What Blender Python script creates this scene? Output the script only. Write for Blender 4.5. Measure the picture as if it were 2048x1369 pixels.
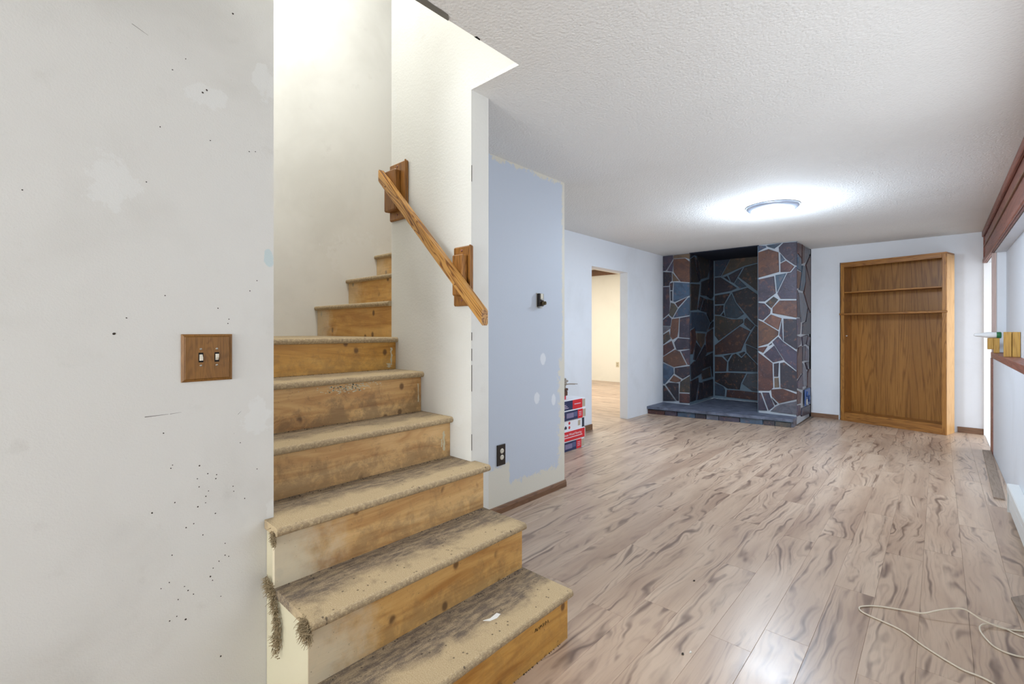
import bpy, bmesh, math, random
from mathutils import Vector, Matrix

random.seed(7)
for o in list(bpy.data.objects):
    bpy.data.objects.remove(o)
scene = bpy.context.scene
COL = scene.collection

# ------------------------------------------------------------------ camera
cam_d = bpy.data.cameras.new('camera')
cam = bpy.data.objects.new('camera', cam_d)
COL.objects.link(cam)
cam.location = (0, 0, 1.25)
cam.rotation_euler = (math.pi / 2, 0, 0.7422)
cam_d.sensor_width = 36.0
cam_d.lens = 930.5556 / 2048 * 36.0
cam_d.shift_y = -23.37 / 2048
cam_d.clip_start = 0.02
cam_d.clip_end = 200
scene.camera = cam

# ------------------------------------------------------------------ world, daylight, exposure
scene.view_settings.view_transform = 'Standard'
scene.view_settings.look = 'None'
scene.view_settings.gamma = 1.0
scene.view_settings.use_curve_mapping = False
scene.view_settings.exposure = 0.27
world = bpy.data.worlds.new('world')
scene.world = world
world.use_nodes = True
wb = world.node_tree.nodes['Background']
wb.inputs['Color'].default_value = (0.82, 0.9, 1.0, 1)
wb.inputs['Strength'].default_value = 1.6


def area(name, loc, rot, sx, sy, power, color):
    d = bpy.data.lights.new(name, 'AREA')
    d.shape = 'RECTANGLE'
    d.size = sx
    d.size_y = sy
    d.energy = power
    d.color = color
    o = bpy.data.objects.new(name, d)
    o.location = loc
    o.rotation_euler = rot
    COL.objects.link(o)
    return o


# daylight in the window behind the camera, in the side door by the bookcase,
# the hall light above the stairwell and the light of the adjoining room
area('window_daylight', (-0.65, -4.92, 1.35), (math.pi / 2 + 0.35, 0, 0), 1.7, 1.9, 160, (0.9, 0.955, 1.0))
area('added_side_fill', (0.60, 2.2, 1.54), (0, math.pi / 2 + 0.5, 0), 0.9, 2.3, 11, (0.9, 0.955, 1.0))  # fill through an added, unseen side window; brightens the ceiling
area('side_door_daylight', (3.4, 7.55, 1.4), (0, math.pi / 2 - 0.05, 0.0), 2.2, 0.6, 36, (1.0, 0.98, 0.97))
area('stairwell_light', (-2.35, 1.07, 4.5), (0, 0, 0), 0.7, 0.5, 36, (0.94, 0.97, 1.0))
area('adjoining_room_light', (-5.6, 7.4, 2.7), (0, 0, 0), 1.2, 1.2, 100, (1.0, 0.95, 0.86))

H = 2.43


# ------------------------------------------------------------------ helpers
def lin(r, g, b):
    def f(c):
        c /= 255.0
        return c / 12.92 if c <= 0.04045 else ((c + 0.055) / 1.055) ** 2.4
    return (f(r), f(g), f(b), 1.0)


class NB:
    """small node builder"""

    def __init__(self, name):
        self.m = bpy.data.materials.new(name)
        self.m.use_nodes = True
        self.t = self.m.node_tree
        self.n = self.t.nodes
        self.p = self.n['Principled BSDF']

    def new(self, typ, **kw):
        n = self.n.new(typ)
        for k, v in kw.items():
            setattr(n, k, v)
        return n

    def link(self, a, b):
        self.t.links.new(a, b)

    def val(self, sock, v):
        if hasattr(v, 'is_linked') or isinstance(v, bpy.types.NodeSocket):
            self.link(v, sock)
        else:
            sock.default_value = v

    def obj(self):
        return self.new('ShaderNodeTexCoord').outputs['Object']

    def pos(self):
        return self.new('ShaderNodeNewGeometry').outputs['Position']

    def info(self, what):
        return self.new('ShaderNodeObjectInfo').outputs[what]

    def sep(self, v):
        n = self.new('ShaderNodeSeparateXYZ')
        self.link(v, n.inputs[0])
        return n.outputs

    def sepc(self, v):
        n = self.new('ShaderNodeSeparateColor')
        self.link(v, n.inputs[0])
        return n.outputs

    def comb(self, x, y, z):
        n = self.new('ShaderNodeCombineXYZ')
        for i, v in enumerate((x, y, z)):
            self.val(n.inputs[i], v)
        return n.outputs[0]

    def math(self, op, a, b=0.0, c=0.0, clamp=False):
        n = self.new('ShaderNodeMath', operation=op, use_clamp=clamp)
        self.val(n.inputs[0], a)
        self.val(n.inputs[1], b)
        self.val(n.inputs[2], c)
        return n.outputs[0]

    def vmath(self, op, a, b=(0, 0, 0)):
        n = self.new('ShaderNodeVectorMath', operation=op)
        self.val(n.inputs[0], a)
        self.val(n.inputs[1], b)
        return n.outputs['Value' if op in ('LENGTH', 'DISTANCE', 'DOT_PRODUCT') else 'Vector']

    def noise(self, vec, scale, detail=3.0, rough=0.55, dist=0.0):
        n = self.new('ShaderNodeTexNoise')
        self.link(vec, n.inputs['Vector'])
        n.inputs['Scale'].default_value = scale
        n.inputs['Detail'].default_value = detail
        n.inputs['Roughness'].default_value = rough
        n.inputs['Distortion'].default_value = dist
        return n.outputs['Fac']

    def voro(self, vec, scale, feature='F1', dim='3D'):
        n = self.new('ShaderNodeTexVoronoi', feature=feature, voronoi_dimensions=dim)
        self.link(vec, n.inputs['Vector'])
        n.inputs['Scale'].default_value = scale
        return n.outputs['Distance']

    def ss(self, v, a, b, lo=0.0, hi=1.0):
        n = self.new('ShaderNodeMapRange', interpolation_type='SMOOTHSTEP')
        self.val(n.inputs['Value'], v)
        n.inputs['From Min'].default_value = a
        n.inputs['From Max'].default_value = b
        n.inputs['To Min'].default_value = lo
        n.inputs['To Max'].default_value = hi
        return n.outputs['Result']

    def ramp(self, fac, *stops):
        n = self.new('ShaderNodeValToRGB')
        self.val(n.inputs[0], fac)
        e = n.color_ramp.elements
        while len(e) < len(stops):
            e.new(0.5)
        for i, (p, c) in enumerate(stops):
            e[i].position = p
            e[i].color = c
        return n.outputs[0]

    def mix(self, fac, a, b, mode='MIX'):
        n = self.new('ShaderNodeMix', data_type='RGBA', blend_type=mode)
        self.val(n.inputs[0], fac)
        self.val(n.inputs[6], a)
        self.val(n.inputs[7], b)
        return n.outputs[2]

    def bump(self, height, strength=0.3, dist=0.002):
        n = self.new('ShaderNodeBump')
        n.inputs['Strength'].default_value = strength
        n.inputs['Distance'].default_value = dist
        self.link(height, n.inputs['Height'])
        self.link(n.outputs[0], self.p.inputs['Normal'])

    def done(self, color, rough=0.6, spec=0.4, metal=0.0):
        self.val(self.p.inputs['Base Color'], color)
        self.val(self.p.inputs['Roughness'], rough)
        self.p.inputs['Specular IOR Level'].default_value = spec
        self.p.inputs['Metallic'].default_value = metal
        return self.m

    def blob(self, pos, cen, rad, nz, amp=0.8):
        d = self.vmath('SUBTRACT', pos, cen)
        d = self.vmath('DIVIDE', d, rad)
        l = self.vmath('LENGTH', d)
        l = self.math('ADD', l, self.math('MULTIPLY', self.math('SUBTRACT', nz, 0.5), amp * 2))
        return self.ss(l, 0.75, 1.0, 1.0, 0.0)


class MB:
    """collects shapes into one mesh"""

    def __init__(self):
        self.v = []
        self.f = []
        self.smooth = []

    def add(self, vs, fs, smooth=False):
        b = len(self.v)
        self.v += [tuple(p) for p in vs]
        self.f += [tuple(b + i for i in f) for f in fs]
        self.smooth += [smooth] * len(fs)
        return self

    def box(self, x0, x1, y0, y1, z0, z1):
        vs = [(x, y, z) for z in (z0, z1) for y in (y0, y1) for x in (x0, x1)]
        return self.add(vs, [(0, 2, 3, 1), (4, 5, 7, 6), (0, 1, 5, 4), (2, 6, 7, 3), (0, 4, 6, 2), (1, 3, 7, 5)])

    def bbox(self, x0, x1, y0, y1, z0, z1, b=0.003):
        """box with chamfered edges"""
        bm = bmesh.new()
        vs = [bm.verts.new((x, y, z)) for z in (z0, z1) for y in (y0, y1) for x in (x0, x1)]
        for f in [(0, 2, 3, 1), (4, 5, 7, 6), (0, 1, 5, 4), (2, 6, 7, 3), (0, 4, 6, 2), (1, 3, 7, 5)]:
            bm.faces.new([vs[i] for i in f])
        bmesh.ops.bevel(bm, geom=bm.edges[:], offset=b, segments=1, affect='EDGES')
        bm.verts.index_update()
        self.add([v.co[:] for v in bm.verts], [[v.index for v in f.verts] for f in bm.faces])
        bm.free()
        return self

    def prism(self, poly, axis, a, b):
        """poly: 2D points in the two other axes (in xyz order), extruded from a to b along axis"""
        def mk(p, t):
            if axis == 0:
                return (t, p[0], p[1])
            if axis == 1:
                return (p[0], t, p[1])
            return (p[0], p[1], t)
        n = len(poly)
        vs = [mk(p, a) for p in poly] + [mk(p, b) for p in poly]
        fs = [tuple(range(n))[::-1], tuple(range(n, 2 * n))]
        fs += [(i, (i + 1) % n, n + (i + 1) % n, n + i) for i in range(n)]
        return self.add(vs, fs)

    def lathe(self, prof, cx, cy, axis=2, seg=28, cz=0.0, smooth=True):
        """prof: (radius, height) pairs about an axis through (cx,cy[,cz])"""
        vs = []
        for r, h in prof:
            for k in range(seg):
                a = 2 * math.pi * k / seg
                p, q = r * math.cos(a), r * math.sin(a)
                vs.append((cx + p, cy + q, cz + h) if axis == 2 else ((cx + h, cy + p, cz + q) if axis == 0 else (cx + p, cy + h, cz + q)))
        fs = []
        for i in range(len(prof) - 1):
            for k in range(seg):
                k2 = (k + 1) % seg
                fs.append((i * seg + k, i * seg + k2, (i + 1) * seg + k2, (i + 1) * seg + k))
        fs.append(tuple(range(seg))[::-1])
        fs.append(tuple((len(prof) - 1) * seg + k for k in range(seg)))
        return self.add(vs, fs, smooth)

    def tube(self, pts, r, seg=6, taper=False):
        pts = [Vector(p) for p in pts]
        n = len(pts)
        vs = []
        for i, p in enumerate(pts):
            t = (pts[min(i + 1, n - 1)] - pts[max(i - 1, 0)])
            t = t.normalized() if t.length > 1e-9 else Vector((0, 0, 1))
            u = t.cross(Vector((0, 0, 1)))
            if u.length < 1e-3:
                u = t.cross(Vector((1, 0, 0)))
            u.normalize()
            w = t.cross(u)
            rr = r * (1 - 0.6 * i / max(1, n - 1)) if taper else r
            for k in range(seg):
                a = 2 * math.pi * k / seg
                vs.append(p + u * (rr * math.cos(a)) + w * (rr * math.sin(a)))
        fs = []
        for i in range(n - 1):
            for k in range(seg):
                k2 = (k + 1) % seg
                fs.append((i * seg + k, i * seg + k2, (i + 1) * seg + k2, (i + 1) * seg + k))
        fs.append(tuple(range(seg))[::-1])
        fs.append(tuple((n - 1) * seg + k for k in range(seg)))
        return self.add(vs, fs, True)

    def mesh(self, name, mat):
        me = bpy.data.meshes.new(name)
        me.from_pydata(self.v, [], self.f)
        me.update()
        if any(self.smooth):
            me.polygons.foreach_set('use_smooth', self.smooth)
        bm = bmesh.new()
        bm.from_mesh(me)
        bmesh.ops.recalc_face_normals(bm, faces=bm.faces[:])
        bm.to_mesh(me)
        bm.free()
        if mat is not None:
            me.materials.append(mat)
        return me

    def build(self, name, mat, parent=None, base=False, origin=None):
        if origin is None and base:
            xs, ys, zs = zip(*self.v)
            origin = ((min(xs) + max(xs)) / 2, (min(ys) + max(ys)) / 2, min(zs))
        if origin is not None:
            self.v = [(x - origin[0], y - origin[1], z - origin[2]) for x, y, z in self.v]
        o = bpy.data.objects.new(name, self.mesh(name, mat))
        COL.objects.link(o)
        if origin is not None:
            o.location = origin
        if parent is not None:
            attach(o, parent)
        return o


def attach(o, parent):
    """parent keeping world placement (parents have translation only, or parts are built locally)"""
    o.parent = parent
    if parent.get('local_build'):
        return
    t = Vector((0, 0, 0))
    q = parent
    while q is not None:
        t += q.location
        if q.parent is not None:
            t += q.matrix_parent_inverse.to_translation()
        q = q.parent
    o.matrix_parent_inverse = Matrix.Translation(-t)


def tag(o, label, cat, group=None):
    o['label'] = label
    o['category'] = cat
    if group:
        o['group'] = group
    return o


def thing(name, loc, label, cat, group=None):
    o = bpy.data.objects.new(name, None)
    o.empty_display_size = 0.05
    o.location = loc
    COL.objects.link(o)
    return tag(o, label, cat, group)


def struct(o, label=None, cat=None):
    o['kind'] = 'structure'
    if label:
        o['label'] = label
    if cat:
        o['category'] = cat
    return o


def smooth_path(pts, n=8):
    """Catmull-Rom through the points"""
    P = [Vector(p) for p in pts]
    P = [P[0] * 2 - P[1]] + P + [P[-1] * 2 - P[-2]]
    out = []
    for i in range(1, len(P) - 2):
        for k in range(n):
            t = k / n
            a, b, c, d = P[i - 1], P[i], P[i + 1], P[i + 2]
            out.append(0.5 * ((2 * b) + (c - a) * t + (2 * a - 5 * b + 4 * c - d) * t * t + (3 * b - a - 3 * c + d) * t ** 3))
    out.append(P[-2])
    return out


# ------------------------------------------------------------------ materials
def plaster(name, col, dirt=0.25, dirtcol=(150, 143, 128), bumpscale=260.0, bumpstr=0.13, patches=(), patchcol=(226, 226, 222), extra=None):
    b = NB(name)
    p = b.pos()
    big = b.noise(p, 1.7, 4, 0.6, 0.4)
    fine = b.noise(p, 9.0, 5, 0.65)
    c = b.mix(b.math('MULTIPLY', b.ss(big, 0.45, 0.75), dirt), lin(*col), lin(*dirtcol))
    c = b.mix(b.math('MULTIPLY', b.ss(fine, 0.6, 0.8), dirt * 0.8), c, lin(*dirtcol))
    speck = b.ss(b.noise(p, 140.0, 2, 0.5), 0.74, 0.8)
    c = b.mix(b.math('MULTIPLY', speck, dirt * 0.9), c, lin(120, 112, 100))
    nz = b.noise(p, 22.0, 4, 0.65)
    for cen, rad in patches:
        c = b.mix(b.math('MULTIPLY', b.blob(p, cen, rad, nz, 1.1), 0.55), c, lin(*patchcol))
    if extra:
        c = extra(b, p, nz, c)
    h1 = b.noise(p, bumpscale, 3, 0.6)
    h2 = b.voro(p, bumpscale * 0.55)
    b.bump(b.math('ADD', h1, b.math('MULTIPLY', h2, 0.5)), bumpstr, 0.003)
    return b.done(c, 0.55, 0.3)


def oak(name, light, dark, axis=2, scale=1.0, rough=0.4, cathedral=0.6, world=False, long=0.9):
    """long-grained timber; axis = grain direction"""
    b = NB(name)
    p = b.pos() if world else b.obj()
    rnd = b.info('Random')
    p = b.vmath('ADD', p, b.comb(b.math('MULTIPLY', rnd, 7.0), b.math('MULTIPLY', rnd, 3.0), b.math('MULTIPLY', rnd, 5.0)))
    st = [9.0, 9.0, 9.0]
    st[axis] = long
    q = b.vmath('MULTIPLY', p, tuple(s * scale for s in st))
    rings = b.noise(q, 1.3, 2, 0.5, 0.9)
    rings = b.math('FRACT', b.math('MULTIPLY', rings, 9.0))
    rings = b.math('ABSOLUTE', b.math('SUBTRACT', rings, 0.5))
    st2 = [240.0, 240.0, 240.0]
    st2[axis] = 7.0
    pores = b.noise(b.vmath('MULTIPLY', p, tuple(s * scale for s in st2)), 1.0, 3, 0.6)
    g = b.math('MULTIPLY', b.ss(rings, 0.0, 0.32, 1.0, 0.0), cathedral)
    g = b.math('ADD', g, b.math('MULTIPLY', b.ss(pores, 0.5, 0.75), 0.55), 0.0, True)
    tone = b.noise(q, 0.45, 2, 0.5)
    c = b.mix(g, lin(*light), lin(*dark))
    c = b.mix(b.math('MULTIPLY', b.ss(tone, 0.35, 0.7), 0.35), c, lin(*dark))
    b.bump(pores, 0.15, 0.001)
    return b.done(c, rough, 0.45)


def plain(name, col, rough=0.5, spec=0.4, metal=0.0):
    return NB(name).done(lin(*col), rough, spec, metal)


def m_plank():
    b = NB('laminate_plank')
    p0 = b.obj()
    rnd = b.info('Random')
    p = b.vmath('ADD', p0, b.comb(b.math('MULTIPLY', rnd, 31.0), b.math('MULTIPLY', rnd, 57.0), b.math('MULTIPLY', rnd, 11.0)))
    x = b.sep(p)[0]
    warp = b.noise(b.vmath('MULTIPLY', p, (4.2, 1.15, 1.0)), 1.0, 3, 0.5, 0.3)
    mask = b.noise(b.vmath('MULTIPLY', p, (9.0, 1.7, 1.0)), 1.0, 3, 0.6, 0.5)
    tone = b.noise(b.vmath('MULTIPLY', p, (6.0, 0.9, 1.0)), 1.0, 3, 0.55, 0.4)

    def strands(fx, fw, width):
        u = b.math('FRACT', b.math('ADD', b.math('MULTIPLY', x, fx), b.math('MULTIPLY', warp, fw)))
        return b.ss(b.math('ABSOLUTE', b.math('SUBTRACT', u, 0.5)), 0.0, width, 1.0, 0.0)
    fine = b.noise(b.vmath('MULTIPLY', p, (190.0, 6.0, 1.0)), 1.0, 3, 0.6)
    c = b.ramp(tone, (0.32, lin(168, 142, 122)), (0.5, lin(189, 164, 142)), (0.7, lin(203, 180, 158)))
    c = b.mix(b.math('MULTIPLY', b.math('MULTIPLY', strands(34.0, 13.0, 0.3), b.ss(mask, 0.36, 0.58)), 0.42), c, lin(146, 121, 106))
    c = b.mix(b.math('MULTIPLY', b.math('MULTIPLY', strands(13.0, 5.5, 0.2), b.ss(mask, 0.4, 0.63)), 0.8), c, lin(98, 78, 69))
    c = b.mix(b.math('MULTIPLY', b.ss(mask, 0.62, 0.76), 0.5), c, lin(118, 97, 86))
    c = b.mix(b.math('MULTIPLY', b.ss(fine, 0.5, 0.8), 0.3), c, lin(142, 120, 104))
    b.bump(b.math('ADD', fine, b.math('MULTIPLY', mask, 0.6)), 0.10, 0.0012)
    sm = b.noise(b.pos(), 2.2, 3, 0.6)
    return b.done(c, b.ss(sm, 0.3, 0.7, 0.29, 0.36), 0.5)


def m_tread():
    """bare particle board; local x = 0 at the nosing, negative towards the riser behind"""
    b = NB('particle_board')
    p = b.obj()
    rnd = b.info('Random')
    pn = b.vmath('ADD', p, b.comb(b.math('MULTIPLY', rnd, 9.0), b.math('MULTIPLY', rnd, 4.0), 0.0))
    amt = b.sepc(b.info('Color'))
    x = b.sep(p)[0]
    chips = b.noise(b.vmath('MULTIPLY', pn, (1.0, 0.6, 1.0)), 420.0, 3, 0.7)
    big = b.noise(pn, 5.0, 5, 0.65, 0.5)
    c = b.ramp(chips, (0.3, lin(162, 138, 104)), (0.5, lin(188, 166, 130)), (0.7, lin(208, 190, 158)))
    back = b.math('ADD', x, b.math('MULTIPLY', b.math('SUBTRACT', big, 0.5), 0.22))
    d = b.math('MULTIPLY', b.ss(back, -0.16, -0.075, 1.0, 0.0), amt[0])
    grit = b.ss(b.noise(b.vmath('MULTIPLY', pn, (1.0, 0.25, 1.0)), 55.0, 5, 0.75), 0.36, 0.62, 0.45, 1.0)
    c = b.mix(b.math('MULTIPLY', b.math('MULTIPLY', d, grit), 0.92), c, b.ramp(chips, (0.3, lin(62, 54, 50)), (0.7, lin(120, 106, 96))))
    mid = b.math('MULTIPLY', b.ss(b.noise(pn, 11.0, 5, 0.7), 0.52, 0.72), amt[1])
    c = b.mix(b.math('MULTIPLY', mid, 0.6), c, lin(112, 98, 82))
    edge = b.math('MULTIPLY', b.ss(x, -0.012, -0.003), b.ss(b.noise(pn, 90.0, 3, 0.6), 0.32, 0.6))
    c = b.mix(b.math('MULTIPLY', edge, 0.5), c, lin(124, 106, 86))
    spots = b.ss(b.voro(pn, 22.0, 'F1', '2D'), 0.10, 0.05)
    spots = b.math('MULTIPLY', spots, b.ss(b.noise(pn, 8.0, 2), 0.5, 0.6))
    c = b.mix(b.math('MULTIPLY', spots, 0.75), c, lin(70, 60, 50))
    b.bump(chips, 0.25, 0.002)
    return b.done(c, 0.8, 0.2)


def m_riser():
    """stained pine; object colour: r = cream paint at the left end, g = golden tint, b = grime"""
    b = NB('pine_riser')
    p = b.obj()
    rnd = b.info('Random')
    amt = b.sepc(b.info('Color'))
    pn = b.vmath('ADD', p, b.comb(b.math('MULTIPLY', rnd, 7.0), b.math('MULTIPLY', rnd, 13.0), b.math('MULTIPLY', rnd, 3.0)))
    xyz = b.sep(p)
    q = b.vmath('MULTIPLY', pn, (3.0, 1.1, 9.0))
    gr = b.noise(q, 1.6, 4, 0.6, 0.9)
    fine = b.noise(b.vmath('MULTIPLY', pn, (20.0, 6.0, 160.0)), 1.0, 3, 0.6)
    pale = b.ramp(gr, (0.3, lin(176, 132, 88)), (0.5, lin(206, 170, 124)), (0.7, lin(222, 190, 146)))
    gold = b.ramp(gr, (0.3, lin(176, 120, 44)), (0.5, lin(208, 154, 68)), (0.7, lin(220, 170, 84)))
    c = b.mix(amt[1], pale, gold)
    c = b.mix(b.math('MULTIPLY', b.ss(fine, 0.5, 0.8), 0.25), c, lin(150, 105, 60))
    kn = b.sep(pn)
    kv = b.comb(kn[1], b.math('MULTIPLY', kn[2], 0.75), 0.0)
    knots = b.math('MULTIPLY', b.ss(b.voro(kv, 7.0, 'F1', '2D'), 0.13, 0.05), b.ss(b.noise(pn, 4.0, 1), 0.5, 0.56))
    c = b.mix(b.math('MULTIPLY', knots, 0.8), c, lin(86, 56, 36))
    grime = b.noise(pn, 12.0, 6, 0.75, 0.3)
    g = b.math('MULTIPLY', b.ss(b.math('SUBTRACT', grime, b.math('MULTIPLY', xyz[2], 1.2)), 0.42, 0.66), amt[2])
    c = b.mix(b.math('MULTIPLY', g, 0.6), c, lin(98, 80, 62))
    nz = b.noise(pn, 12.0, 4, 0.65)
    pl = b.math('ADD', xyz[1], b.math('MULTIPLY', b.math('SUBTRACT', nz, 0.5), 0.35))
    cream = b.math('MULTIPLY', b.ss(pl, -0.44, -0.20, 1.0, 0.0), amt[0])
    c = b.mix(b.math('MULTIPLY', cream, 0.85), c, lin(214, 204, 178))
    spk = b.ss(b.noise(pn, 85.0, 3, 0.6), 0.68, 0.74)
    c = b.mix(b.math('MULTIPLY', spk, 0.6), c, lin(80, 64, 48))
    b.bump(fine, 0.25, 0.002)
    return b.done(c, 0.5, 0.35)


def m_slate():
    b = NB('slate_stone')
    p = b.pos()
    rnd = b.info('Random')
    pn = b.vmath('ADD', p, b.comb(b.math('MULTIPLY', rnd, 17.0), b.math('MULTIPLY', rnd, 5.0), b.math('MULTIPLY', rnd, 9.0)))
    base = b.info('Color')
    n1 = b.noise(pn, 7.0, 5, 0.65, 0.8)
    n2 = b.noise(pn, 16.0, 4, 0.6, 0.4)
    c = b.mix(b.math('MULTIPLY', b.ss(n1, 0.44, 0.62), 0.75), base, b.mix(0.6, base, lin(38, 38, 52)))
    c = b.mix(b.math('MULTIPLY', b.ss(n2, 0.54, 0.68), 0.55), c, b.mix(0.45, base, lin(158, 104, 74)))
    c = b.mix(b.math('MULTIPLY', b.ss(b.noise(pn, 45.0, 3, 0.6), 0.64, 0.74), 0.35), c, lin(150, 150, 160))
    b.bump(b.math('ADD', n1, b.math('MULTIPLY', b.noise(pn, 60.0, 4, 0.6), 0.3)), 0.5, 0.01)
    return b.done(c, 0.42, 0.45)


M = {}
M['wall'] = plaster('painted_wall', (222, 219, 212), 0.16)
M['wall_left'] = plaster('patched_wall', (219, 217, 211), 0.2, patches=(
    ((-1.688, 0.426, 1.985), (0.2, 0.055, 0.045)), ((-1.688, 0.20, 1.662), (0.2, 0.065, 0.075)),
    ((-1.688, 0.600, 2.10), (0.2, 0.045, 0.06)), ((-1.688, 0.575, 0.955), (0.2, 0.06, 0.06)), ((-1.688, 0.62, 0.62), (0.2, 0.02, 0.05))),
    extra=lambda b, p, nz, c: b.mix(b.math('MULTIPLY', b.blob(p, (-1.688, 0.61, 1.497), (0.2, 0.016, 0.03), nz), 0.7), c, lin(186, 206, 208)))
M['wall_stair'] = plaster('stairwell_plaster', (224, 223, 217), 0.12, bumpscale=110.0, bumpstr=0.22, patches=(
    ((-1.80, 1.545, 0.80), (0.05, 0.2, 0.045)), ((-2.36, 1.545, 2.6), (0.03, 0.2, 0.1))))
M['wall_far'] = plaster('cream_plaster', (232, 230, 223), 0.14, patches=(((-3.35, 1.9, 1.8), (0.2, 0.28, 0.2)),), patchcol=(236, 235, 230))
M['wall_cool'] = plaster('white_wall', (224, 227, 232), 0.1)
M['wall_cream'] = plaster('adjoining_wall', (240, 236, 222), 0.06)


def blue_extra(b, p, nz, c):
    xyz = b.sep(p)
    w = b.math('MULTIPLY', b.math('SUBTRACT', nz, 0.5), 0.16)
    lowz = b.math('ADD', xyz[2], w)
    low = b.ss(lowz, 0.17, 0.2, 1.0, 0.0)
    col = b.math('MULTIPLY', b.ss(b.math('ADD', xyz[1], b.math('MULTIPLY', w, 0.3)), 2.375, 2.385, 1.0, 0.0), b.ss(lowz, 0.30, 0.33, 1.0, 0.0))
    right = b.math('MULTIPLY', b.ss(b.math('ADD', xyz[1], b.math('MULTIPLY', w, 1.2)), 2.94, 2.97), b.ss(lowz, 1.0, 1.05, 1.0, 0.0))
    top = b.ss(lowz, 2.40, 2.42)
    edge = b.ss(b.math('ADD', xyz[1], b.math('MULTIPLY', w, 0.4)), 2.99, 3.0)
    m = b.math('MAXIMUM', b.math('MAXIMUM', low, col), b.math('MAXIMUM', b.math('MAXIMUM', right, edge), top))
    c = b.mix(m, c, lin(220, 216, 203))
    for cen, rad in (((-2.207, 2.753, 1.03), (0.2, 0.035, 0.05)), ((-2.207, 2.682, 0.745), (0.2, 0.035, 0.05)), ((-2.207, 2.884, 0.71), (0.2, 0.03, 0.05))):
        c = b.mix(b.blob(p, cen, rad, nz, 0.4), c, lin(224, 228, 234))
    return c


M['wall_blue'] = plaster('pale_blue_wall', (198, 206, 218), 0.1, dirtcol=(196, 204, 214), extra=blue_extra)


def m_ceiling():
    b = NB('textured_ceiling')
    p = b.pos()
    big = b.noise(p, 1.2, 4, 0.6)
    c = b.mix(b.math('MULTIPLY', b.ss(big, 0.45, 0.75), 0.18), lin(234, 233, 230), lin(208, 206, 201))
    n = b.noise(p, 120.0, 3, 0.6)
    v = b.voro(p, 75.0)
    b.bump(b.math('SUBTRACT', n, b.math('MULTIPLY', v, 0.9)), 0.55, 0.005)
    return b.done(c, 0.8, 0.2)


M['ceiling'] = m_ceiling()
M['plank'] = m_plank()
M['tread'] = m_tread()
M['riser'] = m_riser()
M['slate'] = m_slate()
M['cream'] = plaster('cream_paint_wood', (204, 195, 166), 0.5, dirtcol=(140, 122, 90), bumpscale=60, bumpstr=0.15)
M['oak_rail'] = oak('oak_handrail', (212, 160, 88), (104, 58, 20), 0, 1.3, 0.35, 0.9)
M['oak_plate'] = oak('oak_plate', (160, 108, 48), (88, 50, 18), 2, 1.5, 0.4, 0.5)
M['oak_v'] = oak('oak_case_upright', (176, 122, 58), (112, 68, 26), 2, 1.0, 0.4, 0.55)
M['oak_side_lit'] = oak('oak_case_side_lit', (222, 178, 120), (178, 128, 76), 2, 1.0, 0.4, 0.4)  # paler oak copy: door light on the right side put into the colour
M['oak_h'] = oak('oak_case_crosswise', (172, 118, 56), (104, 62, 24), 0, 1.0, 0.4, 0.6)
M['oak_panel'] = oak('oak_back_panel', (166, 116, 56), (106, 66, 26), 2, 0.7, 0.35, 0.5, long=0.45)
M['red_wood'] = oak('red_stained_wood', (146, 92, 76), (92, 52, 44), 1, 0.8, 0.45, 0.5)
M['pink_wood'] = oak('bare_pink_wood', (206, 184, 176), (176, 150, 142), 2, 1.0, 0.6, 0.3)
M['base_wood'] = oak('dark_baseboard_wood', (134, 98, 70), (80, 54, 38), 1, 1.2, 0.45, 0.5)
M['base_wood_x'] = oak('dark_baseboard_wood_x', (134, 98, 70), (80, 54, 38), 0, 1.2, 0.45, 0.5)
M['block_wood'] = oak('yellow_pine_block', (196, 152, 72), (150, 104, 42), 2, 1.2, 0.5, 0.4)
M['grey_wood'] = oak('weathered_board', (160, 142, 126), (112, 96, 84), 1, 1.0, 0.6, 0.4)
M['mortar'] = plaster('mortar', (176, 184, 194), 0.3, dirtcol=(140, 140, 140), bumpscale=80)
M['mortar_dark'] = plaster('dark_mortar', (104, 122, 136), 0.4, dirtcol=(60, 64, 70), bumpscale=80)  # darker mortar tone for the recess and hearth core
M['soffit_dark'] = plain('dark_soffit', (30, 36, 52), 0.8)  # dark blue-black ceiling of the recess
M['black'] = plain('black_gap', (14, 13, 12), 0.9)
M['brown_plastic'] = plain('dark_brown_plastic', (44, 36, 30), 0.4)
M['ivory'] = plain('ivory_plastic', (224, 218, 202), 0.35)
M['steel'] = plain('screw_steel', (190, 186, 176), 0.3, 0.5, 1.0)
M['white_metal'] = plain('white_enamel', (222, 224, 222), 0.35)
M['white_paint'] = plain('white_painted_wood', (240, 240, 240), 0.45)
M['white_plastic'] = plain('white_plastic', (236, 236, 236), 0.3)
M['green_plastic'] = plain('green_plastic', (40, 110, 66), 0.4)
M['cable'] = plain('cream_cable', (216, 204, 184), 0.45)
M['blue_metal'] = plain('blue_metal', (62, 92, 150), 0.4, 0.5, 0.3)
M['concrete'] = plaster('outside_concrete', (200, 198, 192), 0.2, bumpscale=60)
M['dark_mark'] = plain('dark_mark', (58, 50, 42), 0.9)
M['scratch'] = plain('scratch_mark', (112, 106, 98), 0.9)
M['drywall_torn'] = plaster('torn_paper_edge', (136, 132, 124), 0.6, dirtcol=(88, 84, 78), bumpscale=120)
M['carton'] = plain('carton_white', (226, 226, 230), 0.6)
M['carton_red'] = plain('print_red', (206, 40, 48), 0.5)
M['carton_navy'] = plain('print_navy', (40, 48, 84), 0.5)
M['carton_tan'] = plain('print_tan', (176, 162, 142), 0.6)
M['carton_print'] = plain('print_light', (210, 190, 205), 0.6)
M['ink'] = plain('print_ink', (50, 52, 66), 0.6)
M['fibre'] = plain('carpet_fibre', (152, 134, 104), 0.95, 0.1)
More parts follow.
